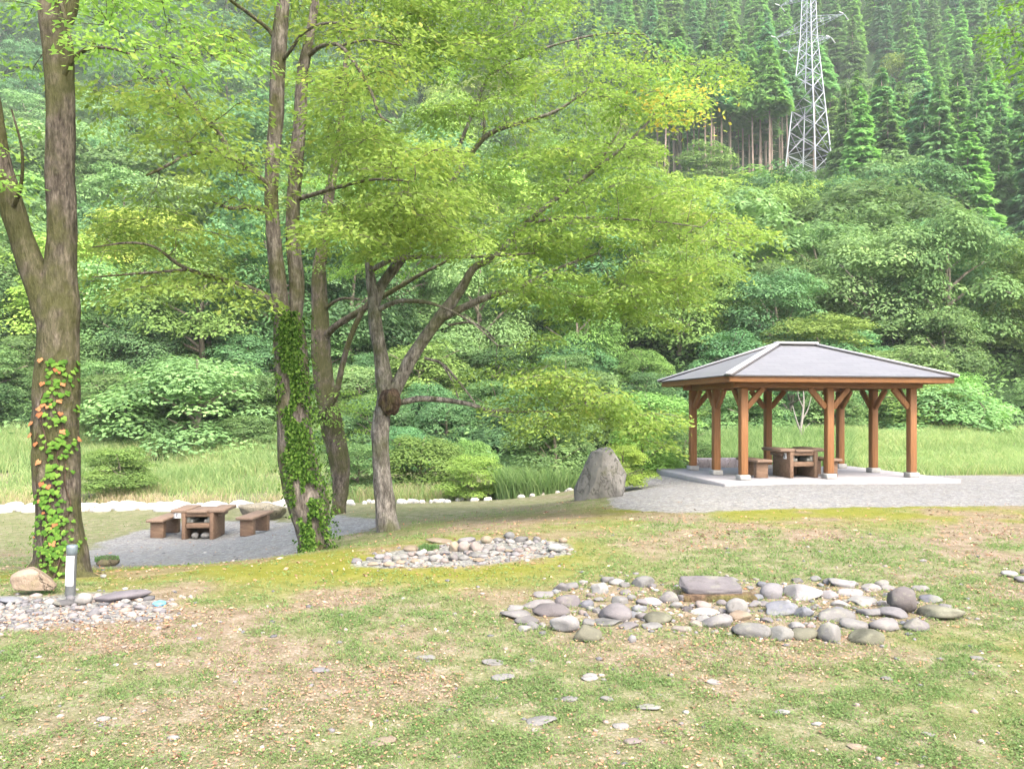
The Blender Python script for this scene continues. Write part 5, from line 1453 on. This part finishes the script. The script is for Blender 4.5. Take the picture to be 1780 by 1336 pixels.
C = np.stack([x, y, z+r.uniform(.004, .022, n)], 1)
leaves(mb, C, r.normal(0, 1, (n, 3))*np.array([1, 1, .25]), np.stack([r.normal(0, .35, n), r.normal(0, .35, n), np.ones(n)], 1), 0.0095*sc*r.uniform(.6, 1.4, n), .0065*sc*r.uniform(.6, 1.2, n), np.clip(.05+.42*r.random(n), 0, 1))
tag(obj("grass", mb.mesh("grass", M_GRASS), None), "short weedy grass and clover of the lawn", "grass", kind="stuff")

x, y, z = lawn_points(95000, 872)
lm = litter_mask(x, y); gm = np.maximum(gravel_mask(x, y), 0)
keep = r.random(len(x)) < np.clip(.11 + .5*lm, 0, 1)*(1-.8*gm)*np.clip(fbm(x*1.4+9, y*1.4, seed=91, oct=3)*1.8-.3, .15, 1)
x, y, z = x[keep], y[keep], z[keep]; n = len(x); sc = np.clip(y/6, .75, 1.7)
mb = MB(); C = np.stack([x, y, z+.012], 1)
big = np.where(r.random(n) < .06, 1.9, 1.0)
leaves(mb, C, r.normal(0, 1, (n, 3))*np.array([1, 1, .25]), np.stack([r.normal(0, .4, n), r.normal(0, .4, n), np.ones(n)], 1), .0125*sc*big*r.uniform(.5, 1.3, n), .0075*sc*big*r.uniform(.6, 1.2, n), r.random(n)*.999)
tag(obj("fallen_leaves", mb.mesh("fallen_leaves", M_LITTER), None), "dry brown and orange leaves fallen on the lawn", "leaves", kind="stuff")

def pebble_mat():
    b = NB("pebbles")
    tc = b.n("TexCoord"); nz = b.noise(40, 4, .6, tc.outputs["Object"])
    c = b.ramp(b.attr("v"), [(0, (.08, .08, .085)), (.3, (.15, .145, .155)), (.55, (.20, .185, .18)), (.75, (.23, .18, .15)), (1, (.31, .30, .29))])
    c = b.mix(nz, b.mix(1, c, (.75, .75, .75), 'MULTIPLY'), b.mix(1, c, (1.2, 1.2, 1.2), 'MULTIPLY'))
    return b.pbr(c, .85, nz, .3, .005, spec=.25)
M_PEB = pebble_mat()
x, y, z = lawn_points(60000, 920)
pm = pebble_mask(x, y); rm = _ri(x, y)
keep = r.random(len(x)) < np.clip(pm*.16 + rm*.07 + .005 + .05*gravel_mask(x, y), 0, 1)
x, y, z = x[keep], y[keep], z[keep]; pm = pm[keep]
mb = MB(); V0, F0 = ICO[1]
for a, b, c, q in zip(x, y, z, pm):
    s = r.uniform(.010, .026)*(1.0 + .9*(q > .3)*r.random())*min(1.5, b/5.5 + .2)
    V = V0*(1+.18*r.normal(size=(len(V0), 1)))*np.array([s, s*r.uniform(.6, 1), s*r.uniform(.35, .6)])
    t = r.uniform(0, 6.28); ct, st2 = math.cos(t), math.sin(t)
    mb.add(np.stack([V[:, 0]*ct-V[:, 1]*st2+a, V[:, 0]*st2+V[:, 1]*ct+b, V[:, 2]+c+s*.12], 1), F0, r.random())
tag(obj("pebbles", mb.mesh("pebbles", M_PEB, True), None), "loose grey and tan pebbles round the bollard and the stone heaps", "pebbles", kind="stuff")

# ------------------------------------------------------------------ tall grass, reeds, ferns
def strip(n, px0, px1, da, db):
    px = r.uniform(px0, px1, n); d = np.sqrt(r.uniform(da*da, db*db, n)); x = (px-CX)/FPX*d
    return x, d, gz(x, d), px
mb = MB()
x, y, z, px = strip(52000, -160, 560, 24.6, 36)
cl = fbm(x*.7+2, y*.7+5, seed=15, oct=3); k = r.random(len(x)) < np.clip((cl-.28)*4, .15, 1); x, y, z, cl = x[k], y[k], z[k], cl[k]; n = len(x)
front = sstep(26.6, 24.6, y)
blades(mb, x, y, z-.02, r.uniform(.28, .75, n)*(.35+1.0*cl)*(1-.45*front), .012, np.clip(.28+.50*r.random(n)+.5*(fbm(x*.4, y*.6, seed=19)-.5)+front*(.30+.35*r.random(n)), 0, .999), .75, 2)
x, y, z, px = strip(36000, 1380, 1960, 20.9, 31.5)
k = ~((y < 23.0) & (px < 1500)); x, y, z, px = x[k], y[k], z[k], px[k]
cl = fbm(x*.8+2, y*.8+5, seed=25, oct=3); n = len(x)
blades(mb, x, y, z-.02, r.uniform(.28, .62, n)*(.35+.9*cl)*(.55+.45*sstep(20.9, 22.2, y)), .011, np.clip(.28+.45*r.random(n)+.4*(cl-.5), 0, .79), .9, 2)
x, y, z, px = strip(9000, 560, 1190, 24.4, 26.5)
n = len(x); blades(mb, x, y, z-.02, r.uniform(.2, .65, n), .010, np.clip(.35+.65*r.random(n), 0, .999), .8, 2)
x, y, z, px = strip(16000, 1100, 1480, 22.6, 30)
n = len(x); blades(mb, x, y, z-.02, r.uniform(.3, .8, n), .011, np.clip(.05+.5*r.random(n), 0, .999), .7, 2)
tag(obj("tall_grass", mb.mesh("tall_grass", M_TALL), None), "tall pale reeds and grass along the river bank", "tall grass", kind="stuff")
def tuft(name, px, row, d, n, wpx, h, lab, cat, mat, v0, v1, wd=.012, dz=0.0):
    c = P(px, row, d); c[2] = gz1(c[0], c[1]) + dz; q = np.sqrt(r.random(n))*wpx*d/FPX/2; a = r.uniform(0, 6.28, n)
    m = MB(); blades(m, q*np.cos(a), q*np.sin(a)*.7, np.full(n, -.03), r.uniform(.5, 1, n)*h, wd, r.uniform(v0, v1, n), .65, 2)
    o = obj(name, m.mesh(name, mat), None, c); return tag(o, lab, cat)
tuft("reed_clump", 935, 845, 24.2, 2600, 150, 1.15, "clump of arching dark green reeds on the river bank before the upright boulder", "reeds", M_TALL, .05, .5, .016)
tuft("fern", 745, 955, on_ground(745, 957)[1], 260, 34, .13, "little dark green fern growing in the stone heap", "fern", M_TALL, 0, .15, .008)
tuft("grass_tuft", 1190, 1022, on_ground(1190, 1022)[1], 420, 70, .07, "bright green grass tuft at the back of the stone ring by the flat slab", "grass tuft", M_GRASS, .1, .4, .004)
tuft("fern", 186, 975, on_ground(186, 984)[1]+.12, 420, 40, .085, "green moss and fern tuft growing on the low stump", "fern", M_TALL, 0, .04, .010, .10)

# undergrowth covering the soil of the slope
n = 150000
d = np.sqrt(r.uniform(29.5**2, 135**2, n)*1.0)*(r.random(n)**.25*.0+1); k = r.random(n) < np.clip(45/d, 0, 1)**1.2; d = d[k]; n = len(d)
x = r.uniform(-.74, .74, n)*d; k = ~((d < 33) & ((x/d*FPX+CX < 470) | (x/d*FPX+CX > 1440))); x, d = x[k], d[k]; n = len(x)
s = .055+.0024*d
C = np.stack([x, d, gz(x, d) + r.random(n)**1.5*(.35+.9*vnoise(x*.5, d*.5, seed=44))], 1)
mb = MB(); leaves(mb, C, r.normal(0, 1, (n, 3))*np.array([1, 1, .5]), np.stack([r.normal(0, .5, n), r.normal(0, .5, n)-.35, np.ones(n)], 1), s*r.uniform(.7, 1.4, n), s*.55, np.clip(.55*vnoise(x*.35, d*.35, seed=45)+.45*r.random(n), 0, .999))
tag(obj("undergrowth", mb.mesh("undergrowth", M_FOREST), None, color=(1.1, 1.1, 1.1)), "low leafy undergrowth covering the slope under the trees", "undergrowth", kind="stuff")

# ------------------------------------------------------------------ the damp air of the valley
HAZE = 0.00042
if HAZE > 0:
    b = NB("valley_haze")
    vol = b.n("VolumePrincipled", {"Color": (.90, .98, .97), "Density": HAZE, "Anisotropy": .2})
    b.t.links.new(vol.outputs[0], b.out.inputs["Volume"])
    mb = MB(); box(mb, (0, 150, 135), (540, 372, 290)); hz = obj("haze", mb.mesh("haze", b.m)); tag(hz, "thin pale haze in the valley air", "haze", kind="stuff")
